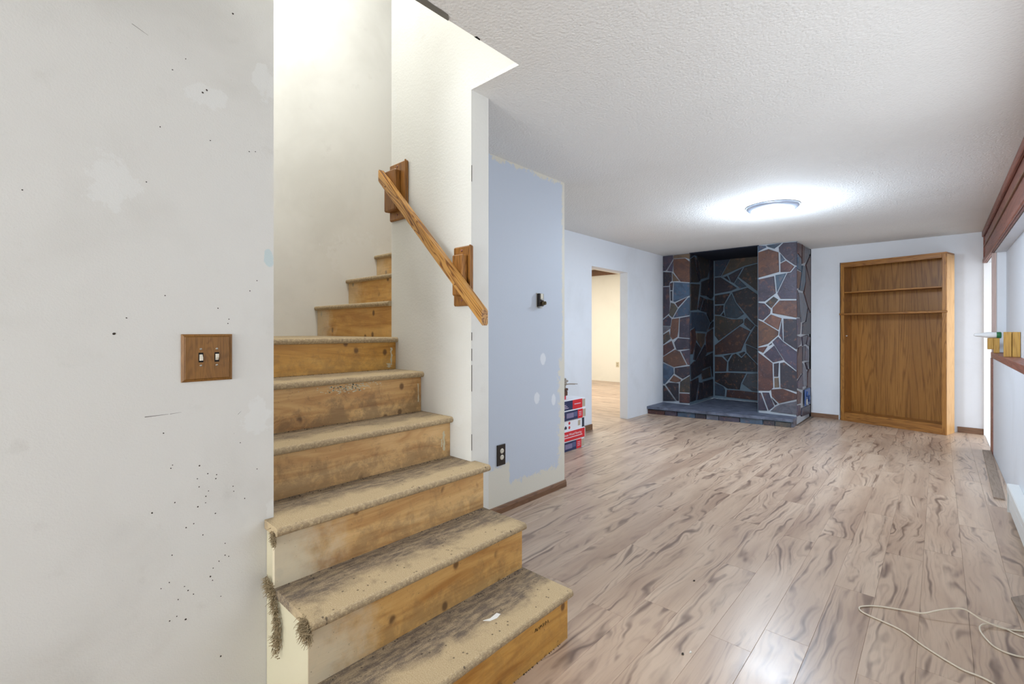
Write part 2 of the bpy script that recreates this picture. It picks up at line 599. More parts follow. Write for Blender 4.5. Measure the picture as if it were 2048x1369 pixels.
M['rag'] = plain('grey_rag', (150, 140, 128), 0.9)
M['dark_wood'] = oak('dark_scrap_wood', (96, 62, 44), (54, 34, 26), 1, 1.0, 0.6, 0.4)
M['red_item'] = plain('red_tin', (196, 58, 70), 0.4)
M['paint_chip'] = plain('white_paint_chip', (228, 226, 220), 0.7)


def m_glow():
    b = NB('lit_glass_dome')
    b.p.inputs['Emission Color'].default_value = (0.93, 0.96, 1.0, 1)
    b.p.inputs['Emission Strength'].default_value = 9.0
    return b.done(lin(245, 247, 250), 0.3)


M['glow'] = m_glow()

# ================================================================== the room shell
XL, YE = -1.688, 0.626          # left wall plane and its end at the stairs
YS, YS2 = 1.545, 1.664          # stair wall faces
XSW = -2.383                    # stair wall far end
XF = -3.35                      # far wall of the landing
XHOLE = -1.374                  # edge of the ceiling opening
XB, YB1 = -2.207, 3.0275        # blue wall plane and corner
XD = -3.2233                    # doorway wall plane
YB = 7.91                       # back wall plane
XR, XR2 = 0.404, 0.505          # right wall planes (below / above the ledge)
YO = 6.92                       # side door opening starts
YF = -5.0

# floor: subfloor slab with every laminate plank a piece of its own
floor = struct(MB().box(-3.343, 0.62, YF, 8.2, -0.06, -0.0125).build('floor', M['grey_wood']))
PW, PL = 0.158, 1.26
plank_cache = {}


def plank(x0, y0, w, l, parent, turned=False):
    key = (round(w, 3), round(l, 3))
    if key not in plank_cache:
        g, ch, t = 0.0002, 0.0007, 0.012
        a, c = w / 2 - g, l / 2 - g
        vs = [(-a, -c, -t), (a, -c, -t), (a, c, -t), (-a, c, -t), (-a, -c, -ch), (a, -c, -ch), (a, c, -ch), (-a, c, -ch),
              (-a + ch, -c + ch, 0), (a - ch, -c + ch, 0), (a - ch, c - ch, 0), (-a + ch, c - ch, 0)]
        fs = [(0, 3, 2, 1), (8, 9, 10, 11)]
        for i in range(4):
            j = (i + 1) % 4
            fs += [(i, j, 4 + j, 4 + i), (4 + i, 4 + j, 8 + j, 8 + i)]
        plank_cache[key] = MB().add(vs, fs).mesh('plank', M['plank'])
    o = bpy.data.objects.new('plank', plank_cache[key])
    COL.objects.link(o)
    o.location = (x0 + (l if turned else w) / 2, y0 + (w if turned else l) / 2, 0)
    if turned:
        o.rotation_euler = (0, 0, math.pi / 2)
    attach(o, parent)
    return o


def run_planks(u0, u1, lo_of, hi_of, phase, parent, turned=False, skip=None):
    k = math.floor((u0 - phase) / PW)
    row = 0
    while phase + k * PW < u1 - 0.004:
        a = max(u0, phase + k * PW)
        e = min(u1, phase + (k + 1) * PW)
        if e - a > 0.004:
            lo, hi = lo_of((a + e) / 2), hi_of((a + e) / 2)
            s = 2.147 + PL * ((k * 0.37 + 0.11 * (k % 3)) % 1.0) if k != 0 else 2.147
            s -= PL * math.ceil((s - lo) / PL)
            while s < hi - 0.01:
                p0, p1 = max(lo, s), min(hi, s + PL)
                if p1 - p0 > 0.012 and not (skip and skip(a, e, p0, p1)):
                    plank(p0 if turned else a, a if turned else p0, e - a, p1 - p0, parent, turned)
                s += PL
        k += 1


def floor_lo(x):
    if x < XB:
        return YB1
    if x < XL:
        return YS2
    return YF


def floor_hi(x):
    return 7.0 if x < -1.37 else YB


run_planks(XD, XR, floor_lo, floor_hi, -0.536, floor)
floor2 = struct(MB().box(-8.0, -3.343, 4.4, 10.0, -0.06, -0.0125).build('floor', M['grey_wood']))
run_planks(5.0, 10.0, lambda y: -7.4, lambda y: -3.343 if not (5.0 < y < 5.92) else XD, 5.02, floor2, True)
struct(MB().box(0.404, 4.0, 6.4, 9.2, -0.12, -0.014).build('floor', M['concrete']))

# ceiling with the stair opening
c = MB()
c.box(XHOLE, 0.62, YF, 8.2, H, H + 0.02)
c.box(-2.34, XL, YS2, 8.2, H, H + 0.02)
c.box(XL, XHOLE, YS, 8.2, H, H + 0.02)
c.box(-3.4, -2.34, 2.91, 8.2, H, H + 0.02)
c.box(-1.80, XHOLE, YF, 0.5, H, H + 0.02)
ceiling = struct(c.build('ceiling', M['ceiling']))
# torn edge of the ceiling surface along the stair opening
tr = []
rnd = random.Random(3)
for i in range(16):
    tr.append((XHOLE + 0.026 + rnd.uniform(-0.003, 0.003), 0.62 + 0.5 * i / 15))
MB().prism([(XHOLE - 0.001, 0.62)] + tr + [(XHOLE + 0.01, 1.135), (XHOLE - 0.001, 1.14)], 2, H - 0.0025, H + 0.004).build('torn_edge', M['drywall_torn'], ceiling)
MB().prism([(XHOLE, 1.275), (XHOLE + 0.009, 1.28), (XHOLE + 0.006, 1.30), (XHOLE, 1.305)], 2, H - 0.002, H + 0.003).build('torn_edge', M['black'], ceiling)
c = MB()
c.box(-3.5, -1.2, 0.35, 4.4, 4.6, 4.65)
struct(c.build('ceiling', M['wall_far']))
struct(MB().box(-9.0, -3.343, 3.4, 10.1, 2.765, 2.8).build('ceiling', M['ceiling']))

# walls
wall_left = struct(MB().box(-1.80, XL, YF, YE, 0, H).build('wall_left', M['wall_left']))
w = MB()
w.box(-3.35, -1.80, 0.5, YE, 0, H + 0.02)
w.box(-3.35, XHOLE, 0.38, 0.5, H + 0.02, 4.6)
struct(w.build('wall_stairwell_left', M['wall_far']))
struct(MB().box(-3.45, XF, 0.38, 4.3, 0, 4.6).build('wall_landing', M['wall_far']))
w = MB()
w.box(XSW, XL, YS, YS2, 0, 4.6)
w.box(XL, XHOLE, YS, YS2, H + 0.02, 4.6)
wall_stair = struct(w.build('wall_stair', M['wall_stair']))
w = MB()
w.box(XHOLE, XHOLE + 0.1, 0.38, YS2, H + 0.02, 4.6)
w.box(XSW, XSW + 0.1, YS2, 4.2, H + 0.02, 4.6)
w.box(XF, XSW, 4.2, 4.3, H + 0.02, 4.6)
struct(w.build('wall_upstairs', M['wall_far']))
w = MB()
w.box(-2.327, XB, YS2, YB1, 0, H)
w.box(XD, -2.327, 2.91, YB1, 0, H)
wall_blue = struct(w.build('wall_center', M['wall_blue']))
w = MB()
w.box(-3.343, XD, YB1, 5.0, 0, H)
w.box(-3.343, XD, 5.92, 7.1, 0, H)
w.box(-3.343, XD, 5.0, 5.92, 2.062, H)
struct(w.build('wall_doorway', M['wall_cool']))
# back wall with the shallow recess that the bookcase swings into
w = MB()
w.box(-1.365, -1.022, YB, 8.05, 0, H)
w.box(-0.03, 0.8, YB, 8.05, 0, H)
w.box(-1.022, -0.03, YB, 8.05, 2.195, H)
w.box(-1.16, 0.05, 8.24, 8.29, 0, 2.3)
w.box(-1.16, -1.10, 8.05, 8.24, 0, 2.3)
w.box(-0.03, 0.05, 8.05, 8.24, 0, 2.3)
struct(w.build('wall_back', M['wall_cool']))
w = MB()
w.box(XR, 0.62, YF, YO, 0, 0.965)
w.box(XR2, 0.62, YF, 1.0, 0.965, 2.05)
w.box(XR2, 0.62, 3.4, YO, 0.965, 2.05)
w.box(0.44, XR2, 6.88, YO, 1.025, 2.05)
w.box(XR + 0.02, 0.62, YF, 8.05, 2.05, H)
wall_right = struct(w.build('wall_right', M['wall_cool']))
w = MB()
w.box(-1.8, -1.55, YF - 0.1, YF, 0, H)
w.box(0.25, 0.62, YF - 0.1, YF, 0, H)
w.box(-1.55, 0.25, YF - 0.1, YF, 0, 0.35)
w.box(-1.55, 0.25, YF - 0.1, YF, 2.33, H)
struct(w.build('wall_front', M['wall']))
w = MB()
for x in (-1.55, -0.67, 0.2):
    w.box(x, x + 0.05, YF - 0.08, YF - 0.02, 0.35, 2.33)
for z in (0.35, 2.28):
    w.box(-1.5, 0.2, YF - 0.08, YF - 0.02, z, z + 0.05)
struct(w.build('window_1', M['white_paint']))
w = MB()
for y in (1.0, 1.78, 2.57, 3.35):
    w.box(XR2 + 0.01, XR2 + 0.05, y, y + 0.05, 1.026, 2.05)
for z in (1.026, 2.0):
    w.box(XR2 + 0.01, XR2 + 0.05, 1.05, 3.35, z, z + 0.05)
struct(w.build('added_window', M['white_paint']))  # unseen window frame, added around the side fill light
# adjoining room
w = MB()
w.box(-9.0, -3.343, 10.0, 10.1, 0, 2.765)
w.box(-9.1, -9.0, 3.4, 10.1, 0, 2.765)
w.box(-9.0, -3.343, 3.4, 3.5, 0, 2.765)
w.box(-3.343, -3.30, 3.5, 4.99, H, 2.765)
w.box(-3.40, -3.343, 7.1, 10.0, 0, 2.765)
w.box(-3.40, -3.343, 3.5, 5.0, 2.0, 2.765)
w.box(-3.40, -3.343, 5.0, 7.1, 2.062, 2.765)
wall_adj = struct(w.build('wall_adjoining', M['wall_cream']))
struct(MB().box(-8.9, -3.45, 9.965, 9.999, 2.61, 2.76).build('trim_1', M['base_wood_x']))

# right wall timber: boxed header, ledge, casings
hd = MB()
hd.bbox(XR, 0.42, -1.0, 7.9, 2.052, 2.43, 0.002)
header = struct(hd.build('trim_2', M['red_wood']))
MB().bbox(XR - 0.024, XR, -1.0, 7.9, 2.365, 2.429, 0.006).build('crown_strip', M['red_wood'], header)
MB().bbox(XR - 0.012, XR, -1.0, 7.9, 2.242, 2.256, 0.002).build('bead', M['base_wood'], header)
MB().bbox(XR - 0.018, XR, -1.0, 7.9, 2.05, 2.10, 0.006).build('lower_strip', M['red_wood'], header)
MB().bbox(XR - 0.012, 0.43, 7.875, 7.9, 2.05, 2.428, 0.002).build('end_board', M['red_wood'], header)
ledge = struct(MB().bbox(XR - 0.006, XR2, -1.0, YO, 0.968, 1.025, 0.003).build('trim_3', M['red_wood']))
struct(MB().box(XR, 0.437, 6.885, YO, 1.0255, 2.049).build('trim_4', M['pink_wood']))
struct(MB().box(XR - 0.008, XR + 0.05, 6.72, YO + 0.008, 0, 0.966).build('trim_5', M['red_wood']))
# white jamb of the side door against the back wall
struct(MB().box(0.395, 0.8, 7.87, 7.909, 0, 2.05).build('trim_6', M['white_paint']))
struct(MB().box(XR, 0.62, YO + 0.009, 7.87, 0.0, 0.004).build('trim_7', M['white_paint']))

# baseboards
bb = MB()
bb.prism([(XB, 0), (XB + 0.012, 0), (XB + 0.012, 0.034), (XB + 0.005, 0.052), (XB, 0.055)], 1, YS2 + 0.002, YB1 + 0.012)
struct(bb.build('baseboard_center', M['base_wood']))
bb = MB().box(-1.365, -1.035, YB - 0.012, YB, 0, 0.06)
struct(bb.build('baseboard_back', M['base_wood_x']))
struct(MB().box(0.17, 0.395, YB - 0.012, YB, 0, 0.07).build('baseboard_back', M['base_wood_x']))
struct(MB().box(XD, XD + 0.013, YB1, 5.0, 0, 0.07).build('baseboard_doorway', M['base_wood']))

# nail holes, scratches on the left wall; cracks
HOLES = [(0.339, 0.847, 0.0014), (0.335, 0.838, 0.0014), (0.408, 0.83, 0.002), (0.43, 0.801, 0.0014), (0.454, 0.792, 0.0014), (0.452, 0.78, 0.0014), (0.402, 0.791, 0.0014), (0.407, 0.765, 0.0014), (0.432, 0.746, 0.0014), (0.425, 0.731, 0.0014), (0.424, 0.711, 0.0014), (0.503, 0.727, 0.0014), (0.501, 0.744, 0.0014), (0.535, 0.695, 0.0014), (0.345, 0.733, 0.0014), (0.404, 0.704, 0.0018), (0.29, 0.718, 0.0018), (0.451, 0.67, 0.0014), (0.393, 0.655, 0.0014), (0.373, 0.649, 0.0014), (0.417, 0.613, 0.0014), (0.478, 0.566, 0.0014), (0.338, 0.578, 0.0014), (0.478, 0.528, 0.0014), (0.488, 0.521, 0.0014), (0.461, 0.515, 0.0014), (0.445, 0.499, 0.0014), (0.437, 0.475, 0.002), (0.443, 0.461, 0.0014), (0.331, 0.499, 0.0014), (0.311, 0.489, 0.0014), (0.369, 0.472, 0.0014), (0.378, 0.456, 0.0014), (0.392, 0.439, 0.0014), (0.353, 0.439, 0.0014), (0.466, 0.401, 0.0014), (0.35, 0.39, 0.0014), (0.332, 0.384, 0.0014), (0.372, 0.37, 0.0022), (0.466, 0.21, 0.002), (0.618, 0.422, 0.0018), (0.522, 0.881, 0.0014), (0.573, 0.784, 0.0014), (0.317, 0.946, 0.0014), (0.501, 2.278, 0.0023), (0.372, 2.076, 0.0014), (0.339, 2.029, 0.0014), (0.309, 1.849, 0.0014), (0.437, 1.847, 0.0014), (0.549, 1.844, 0.0014), (0.568, 1.849, 0.0014), (0.277, 1.679, 0.0014), (0.03, 1.601, 0.0014), (0.232, 1.285, 0.0014), (0.205, 1.241, 0.0027), (0.458, 1.32, 0.0014), (0.489, 1.286, 0.0014), (0.486, 1.272, 0.0014), (0.321, 1.353, 0.0014), (0.416, 1.99, 0.0022), (0.427, 2.002, 0.0022), (0.551, 1.381, 0.0014), (0.573, 1.417, 0.0014)]
w = MB()
for (y, z, r) in HOLES:
    r *= 1.35
    w.add([(XL + 0.0006, y + r * math.cos(a * 1.047) * random.uniform(0.7, 1.3), z + r * math.sin(a * 1.047) * random.uniform(0.7, 1.3)) for a in range(6)], [tuple(range(6))])
ho = w.build('nail_holes', M['dark_mark'], wall_left)
ho['kind'] = 'stuff'
w = MB()
for p0, p1, t in (((0.273, 0.9995), (0.329, 1.0005), 0.0011), ((0.333, 1.0005), (0.361, 1.002), 0.0006), ((0.244, 2.121), (0.281, 2.105), 0.0008), ((0.515, 0.975), (0.525, 0.985), 0.0008)):
    w.add([(XL + 0.0005, p0[0], p0[1] - t), (XL + 0.0005, p1[0], p1[1] - t * 0.4), (XL + 0.0005, p1[0], p1[1] + t * 0.4), (XL + 0.0005, p0[0], p0[1] + t)], [(0, 1, 2, 3)])
so = w.build('scratches', M['scratch'], wall_left)
so['kind'] = 'stuff'
# cracked joint down the end of the stair wall
w = MB()
rr = random.Random(5)
for z0, z1 in ((0.66, 0.74), (0.95, 1.08), (1.10, 1.16), (1.20, 1.24), (1.98, 2.06), (0.45, 0.52)):
    w.box(XL, XL + 0.0015, YS + 0.001, YS + 0.0025 + rr.random() * 0.0015, z0, z1)
w.build('joint_cracks', M['dark_mark'], wall_stair)['kind'] = 'stuff'

# ================================================================== staircase
R, RUN, X1 = 0.2022, 0.2455, -1.0838
stairs = thing('staircase', (-2.0, 1.07, 0), 'bare wooden staircase with worn particle board treads climbing beside the white walls', 'staircase')
ZT = [R, 2 * R, 3 * R, 4 * R, 5 * R + 0.014, 6 * R - 0.003]
TT = 0.03


def nosing_profile(depth, t=TT):
    """x from 0 (nosing tip) to -depth; top at z=0"""
    r = t / 2
    p = [(-depth, -t), (-r, -t)]
    for k in range(1, 8):
        a = -math.pi / 2 + math.pi * k / 8
        p.append((-r + r * math.cos(a), -r + r * math.sin(a)))
    p += [(-r, 0), (-depth, 0)]
    return p


def tread(xn, z, y0, y1, depth, dirt, mid, back=None):
    m = MB()
    if back:
        m.box(xn - back[0], xn - depth, back[1], back[2], z - TT, z)
    ym = (y0 + y1) / 2
    # a slightly wavering front edge: several slices
    prof = nosing_profile(depth)
    n = len(prof)
    ns = 14
    rr = random.Random(int(z * 1000))
    vs, fs = [], []
    for i in range(ns + 1):
        y = y0 + (y1 - y0) * i / ns
        j = rr.uniform(-0.0012, 0.0012)
        vs += [(xn + px + (j if px > -0.05 else 0), y, z + pz) for px, pz in prof]
    for i in range(ns):
        for k in range(n):
            k2 = (k + 1) % n
            fs.append((i * n + k, i * n + k2, (i + 1) * n + k2, (i + 1) * n + k))
    fs += [tuple(range(n))[::-1], tuple(ns * n + k for k in range(n))]
    m.add(vs, fs)
    o = m.build('tread', M['tread'], None, origin=(xn, ym, z))
    attach(o, stairs)
    o.color = (dirt, mid, 0, 1)
    return o


def riser(xr, z0, z1, y0, y1, cream, gold, grime):
    m = MB().box(xr - 0.018, xr, y0, y1, z0, z1)
    o = m.build('riser', M['riser'], None, origin=(xr, (y0 + y1) / 2, (z0 + z1) / 2))
    attach(o, stairs)
    o.color = (cream, gold, grime, 1)
    return o


YLs = [0.598, 0.598, 0.596, YE + 0.001, YE + 0.001, YE + 0.001]
YRs = [1.548, 1.545, 1.568, 1.5445, 1.5445, 1.5445]
DIRT = [(1.0, 0.35), (1.0, 0.7), (0.9, 0.35), (0.8, 0.25), (0.6, 0.25), (0.3, 0.2)]
RIS = [(0.0, 0.85, 0.35), (0.9, 0.6, 0.6), (1.0, 0.35, 0.6), (0.0, 0.25, 0.75), (0.0, 0.35, 0.9), (0.0, 0.9, 0.55)]
XN = [X1 - RUN * i for i in range(6)]
for i in range(6):
    z = ZT[i]
    zp = ZT[i - 1] if i else 0.0
    if i == 2:
        # the third tread wraps in front of the wall ends
        dep = abs(XN[3] - 0.027 - 0.018 - XN[2])
        tread(XN[2], z, YLs[2], YRs[2], abs(XL + 0.001 - XN[2]), *DIRT[2], back=(dep, YE + 0.001, YS - 0.0005))
    elif i < 5:
        tread(XN[i], z, YLs[i], YRs[i], abs(XN[i + 1] - 0.027 - 0.018 - XN[i]), *DIRT[i])
    riser(XN[i] - 0.027, zp, z - TT, YLs[i] + 0.001, min(YRs[i] - 0.001, YS - 0.001), *RIS[i])
# landing board, split around the end of the stair wall
tread(XN[5], ZT[5], YE + 0.001, YS - 0.001, abs(XF + 0.001 - XN[5]), *DIRT[5])
# upper flight climbs along +y behind the stair wall
RU = 0.214


for k in range(7):
    yn = 1.521 + 0.2435 * k
    z = ZT[5] + RU * (k + 1)
    x0, x1 = XF + 0.002, XSW - 0.002
    prof = nosing_profile(0.2435 + 0.04)
    m = MB()
    xm = (x0 + x1) / 2
    n = len(prof)
    L = x1 - x0
    # built facing +x, then turned to face -y
    vs = [(px, -L / 2, pz) for px, pz in prof] + [(px, L / 2, pz) for px, pz in prof]
    fs = [(a, (a + 1) % n, n + (a + 1) % n, n + a) for a in range(n)] + [tuple(range(n))[::-1], tuple(range(n, 2 * n))]
    m.add(vs, fs)
    o = m.build('tread', M['tread'])
    o.location = (xm, yn, z)
    o.rotation_euler = (0, 0, -math.pi / 2)
    attach(o, stairs)
    o.color = (0.3, 0.25, 0, 1)
    m = MB().box(-0.018, 0, -L / 2, L / 2, -RU / 2, RU / 2 - TT)
    o = m.build('riser', M['riser'])
    o.location = (xm, yn + 0.025, z - RU / 2)
    o.rotation_euler = (0, 0, -math.pi / 2)
    attach(o, stairs)
    o.color = ((0.75, 0.45, 0.5)[k % 3], 0.75, (0.2, 0.35, 0.3)[k % 3], 1)
struct(MB().box(XF, XSW, 3.02, 4.2, 2.50, ZT[5] + RU * 7).build('floor', M['tread']))
# painted side panels closing the open steps
for side, ya, yb in (('l', 0.603, 0.615), ('r', 1.528, 1.540)):
    xs = [XN[0] - 0.046, XN[1] - 0.046, XN[2] - 0.046]
    poly = [(XL + 0.002, 0), (xs[0], 0), (xs[0], ZT[0] - TT), (xs[1], ZT[0] - TT), (xs[1], ZT[1] - TT), (xs[2], ZT[1] - TT), (xs[2], ZT[2] - TT), (XL + 0.002, ZT[2] - TT)]
    MB().prism(poly, 1, ya, yb).build('side_panel', M['cream'], stairs)
    # strip that closes the joint between panel and riser edge
for i, (z0, z1) in enumerate(((0, ZT[0]), (ZT[0], ZT[1]), (ZT[1], ZT[2]))):
    MB().box(XN[i] - 0.046, XN[i] - 0.0285, 0.5985, 0.6035, z0, z1 - TT).build('corner_strip', M['cream'], stairs)
# pen scribble on the lowest riser
sc = MB()
px = XN[0] - 0.0265
pts = []
rr = random.Random(11)
for k in range(26):
    pts.append((px, 1.335 + 0.085 * k / 25 + rr.uniform(-0.004, 0.004), 0.128 + (0.007 if k % 2 else -0.007) * rr.uniform(0.5, 1.2)))
sc.tube(pts, 0.0008, 4)
sc.build('pen_scribble', M['dark_mark'], stairs)

# paint left on the risers and grit along the joints
rr = random.Random(31)
pm = MB()
for (i, y, z0_, z1_, w_) in ((5, 1.515, 1.05, 1.15, 0.012), (5, 1.50, 1.035, 1.06, 0.02), (4, 1.525, 0.86, 0.96, 0.006), (3, 1.505, 0.64, 0.74, 0.011), (3, 1.49, 0.66, 0.70, 0.006)):
    x_ = XN[i] - 0.0266
    n_ = 9
    L_ = [(y - w_ * rr.uniform(0.2, 1.0), z0_ + (z1_ - z0_) * k / n_) for k in range(n_ + 1)]
    R_ = [(y + w_ * rr.uniform(0.1, 0.8), z0_ + (z1_ - z0_) * k / n_) for k in range(n_ + 1)]
    pm.add([(x_, a_, b__) for a_, b__ in L_ + R_[::-1]], [tuple(range(2 * n_ + 2))])
for k in range(150):
    y, z = rr.gauss(1.13, 0.07), rr.gauss(0.975, 0.012)
    q = rr.uniform(0.0015, 0.005)
    x_ = XN[4] - 0.0266
    pm.add([(x_, y - q * 1.6, z), (x_, y, z - q * 0.7), (x_, y + q * 1.6, z), (x_, y, z + q * 0.7)], [(0, 1, 2, 3)])
pm.build('paint_smears', M['cream'], stairs)['kind'] = 'stuff'
gm = MB()
for i in range(1, 6):
    x_ = XN[i] - 0.026
    zt = ZT[i - 1]
    for k in range(70):
        y = rr.uniform(max(YLs[i], YLs[i - 1]) + 0.01, 1.53)
        if i < 3 and rr.random() < 0.4:
            y = rr.uniform(1.35, 1.535)
        dx = abs(rr.gauss(0, 0.012)) + 0.002
        q = rr.uniform(0.0008, 0.0028)
        gm.add([(x_ + dx - q, y - q, zt), (x_ + dx + q, y - q, zt), (x_ + dx, y + q, zt), (x_ + dx, y, zt + q)], [(0, 1, 3), (1, 2, 3), (2, 0, 3)])
for k in range(60):
    y, x_ = rr.uniform(0.7, 1.5), XN[0] - 0.027
    q = rr.uniform(0.001, 0.003)
    gm.add([(x_ + 0.001, y - q, 0), (x_ + 0.001 + q * 2, y, 0), (x_ + 0.001, y + q, 0), (x_ + 0.001, y, q * 2)], [(0, 1, 3), (1, 2, 3)])
gm.build('grit', M['dark_mark'], stairs)['kind'] = 'stuff'

# carpet remnants left on the steps


def tuft(name, pts, spread, length, count, seed, label):
    m = MB()
    rr = random.Random(seed)
    for _ in range(count):
        i = rr.randrange(len(pts) - 1) if len(pts) > 1 else 0
        t = rr.random()
        a = Vector(pts[i])
        c0 = a.lerp(Vector(pts[i + 1]), t) if len(pts) > 1 else a
        c0 = c0 + Vector((rr.gauss(0, 0.75) * spread, rr.uniform(-0.5, 0.1) * spread, rr.gauss(0, 0.8) * spread))
        d = Vector((rr.uniform(-0.7, 0.7), rr.uniform(-1.0, -0.1), rr.uniform(-0.9, 0.5))).normalized()
        l = length * rr.uniform(0.3, 1.5)
        p1 = c0 + d * l * 0.5
        p2 = c0 + d * l + Vector((rr.uniform(-0.3, 0.3), 0, rr.uniform(-0.4, 0.1))) * l
        for q in (c0, p1, p2):
            q.y = min(q.y, 0.5955)
        m.tube([c0, p1, p2], 0.0013, 3, True)
    o = m.build(name, M['fibre'], None, base=True)
    return tag(o, label, 'carpet scrap', 'carpet remnants on the stairs')


tuft('carpet_remnant', [(-1.665, 0.597, 0.405), (-1.615, 0.597, 0.40), (-1.59, 0.597, 0.36), (-1.565, 0.597, 0.31), (-1.565, 0.597, 0.26), (-1.58, 0.597, 0.215)], 0.017, 0.013, 900, 21,
     'long frayed strip of brown carpet hanging between left wall and cream stair side')
tuft('carpet_remnant', [(-1.375, 0.597, 0.385), (-1.335, 0.597, 0.372)], 0.017, 0.017, 460, 22,
     'bushy brown carpet tuft on the front corner of the second step')
tuft('carpet_remnant', [(-1.605, 0.595, 0.585), (-1.585, 0.595, 0.555)], 0.009, 0.011, 170, 23,
     'small carpet tuft under the left corner of the third step')
ch = MB()
ch.prism([(-1.21, 1.165), (-1.20, 1.19), (-1.205, 1.23), (-1.19, 1.235), (-1.183, 1.21), (-1.19, 1.18)], 2, R + 0.0005, R + 0.002)
tag(ch.build('paint_flake', M['paint_chip'], None, base=True), 'white paint flake lying on the lowest stair tread', 'debris')

# ================================================================== handrail
rail_root = thing('handrail', (-1.95, 1.52, 1.3), 'oak handrail plank on two brackets sloping up the stair wall', 'handrail')
# the rail: parallelogram with vertical cut ends
zt0, zb0, xa = 2.175, 2.103, -2.372
zt1, zb1, xb = 1.345, 1.272, -1.516
prof = [(xa, zb0), (xb, zb1), (xb, zt1), (xa, zt0)]
bm = bmesh.new()
vs = [bm.verts.new((x, 1.45, z)) for x, z in prof] + [bm.verts.new((x, 1.49, z)) for x, z in prof]
for f in ((0, 1, 2, 3), (7, 6, 5, 4), (0, 4, 5, 1), (1, 5, 6, 2), (2, 6, 7, 3), (3, 7, 4, 0)):
    bm.faces.new([vs[i] for i in f])
long_e = [e for e in bm.edges if abs(e.verts[0].co.x - e.verts[1].co.x) > 0.3]
bmesh.ops.bevel(bm, geom=long_e, offset=0.004, segments=2, affect='EDGES')
bm.verts.index_update()
ang = math.atan2(zt1 - zt0, xb - xa)
# build with local x along the slope so that the grain follows the rail
cx, cy, cz = (xa + xb) / 2, 1.47, (zt0 + zb1) / 2
Ri = Matrix.Rotation(ang, 3, 'Y')
mm = MB().add([Ri @ (v.co - Vector((cx, cy, cz))) for v in bm.verts], [[v.index for v in f.verts] for f in bm.faces])
bm.free()
ro = mm.build('rail', M['oak_rail'])
ro.location = (cx, cy, cz)
ro.rotation_euler = (0, -ang, 0)
attach(ro, rail_root)
for (x, z) in ((-2.30, 2.06), (-1.70, 1.47)):
    s = MB().lathe([(0.0045, 0), (0.0045, 0.003), (0.002, 0.003)], x, 1.447, axis=1, seg=10, cz=z)
    s.build('screw', M['oak_plate'], rail_root)
for (x0, x1, z0, z1, sx0, sx1) in ((-2.375, -2.207, 1.885, 2.213, -2.375, -2.262), (-1.800, -1.668, 1.37, 1.665, -1.768, -1.69)):
    pl = MB()
    cx_ = (x0 + x1) / 2
    pl.bbox(x0, x1, 1.525, YS, z0, z1, 0.006)
    pl.prism([(x1 - 0.016, z0 + 0.004), (x1, z0 + 0.004), (x1, z1), (x1 - 0.006, z1)], 1, 1.519, 1.527)
    po = pl.build('wall_plate', M['oak_plate'], rail_root)
    MB().bbox(sx0, sx1, 1.4885, 1.526, z0 + 0.05, z1 - 0.045, 0.006).build('bracket_block', M['oak_plate'], po)
    for zz in (z1 - 0.022, z0 + 0.028):
        MB().lathe([(0.006, 0), (0.006, 0.004), (0.003, 0.004)], cx_, 1.5225, axis=1, seg=10, cz=zz).build('screw_plug', M['red_wood'], po)

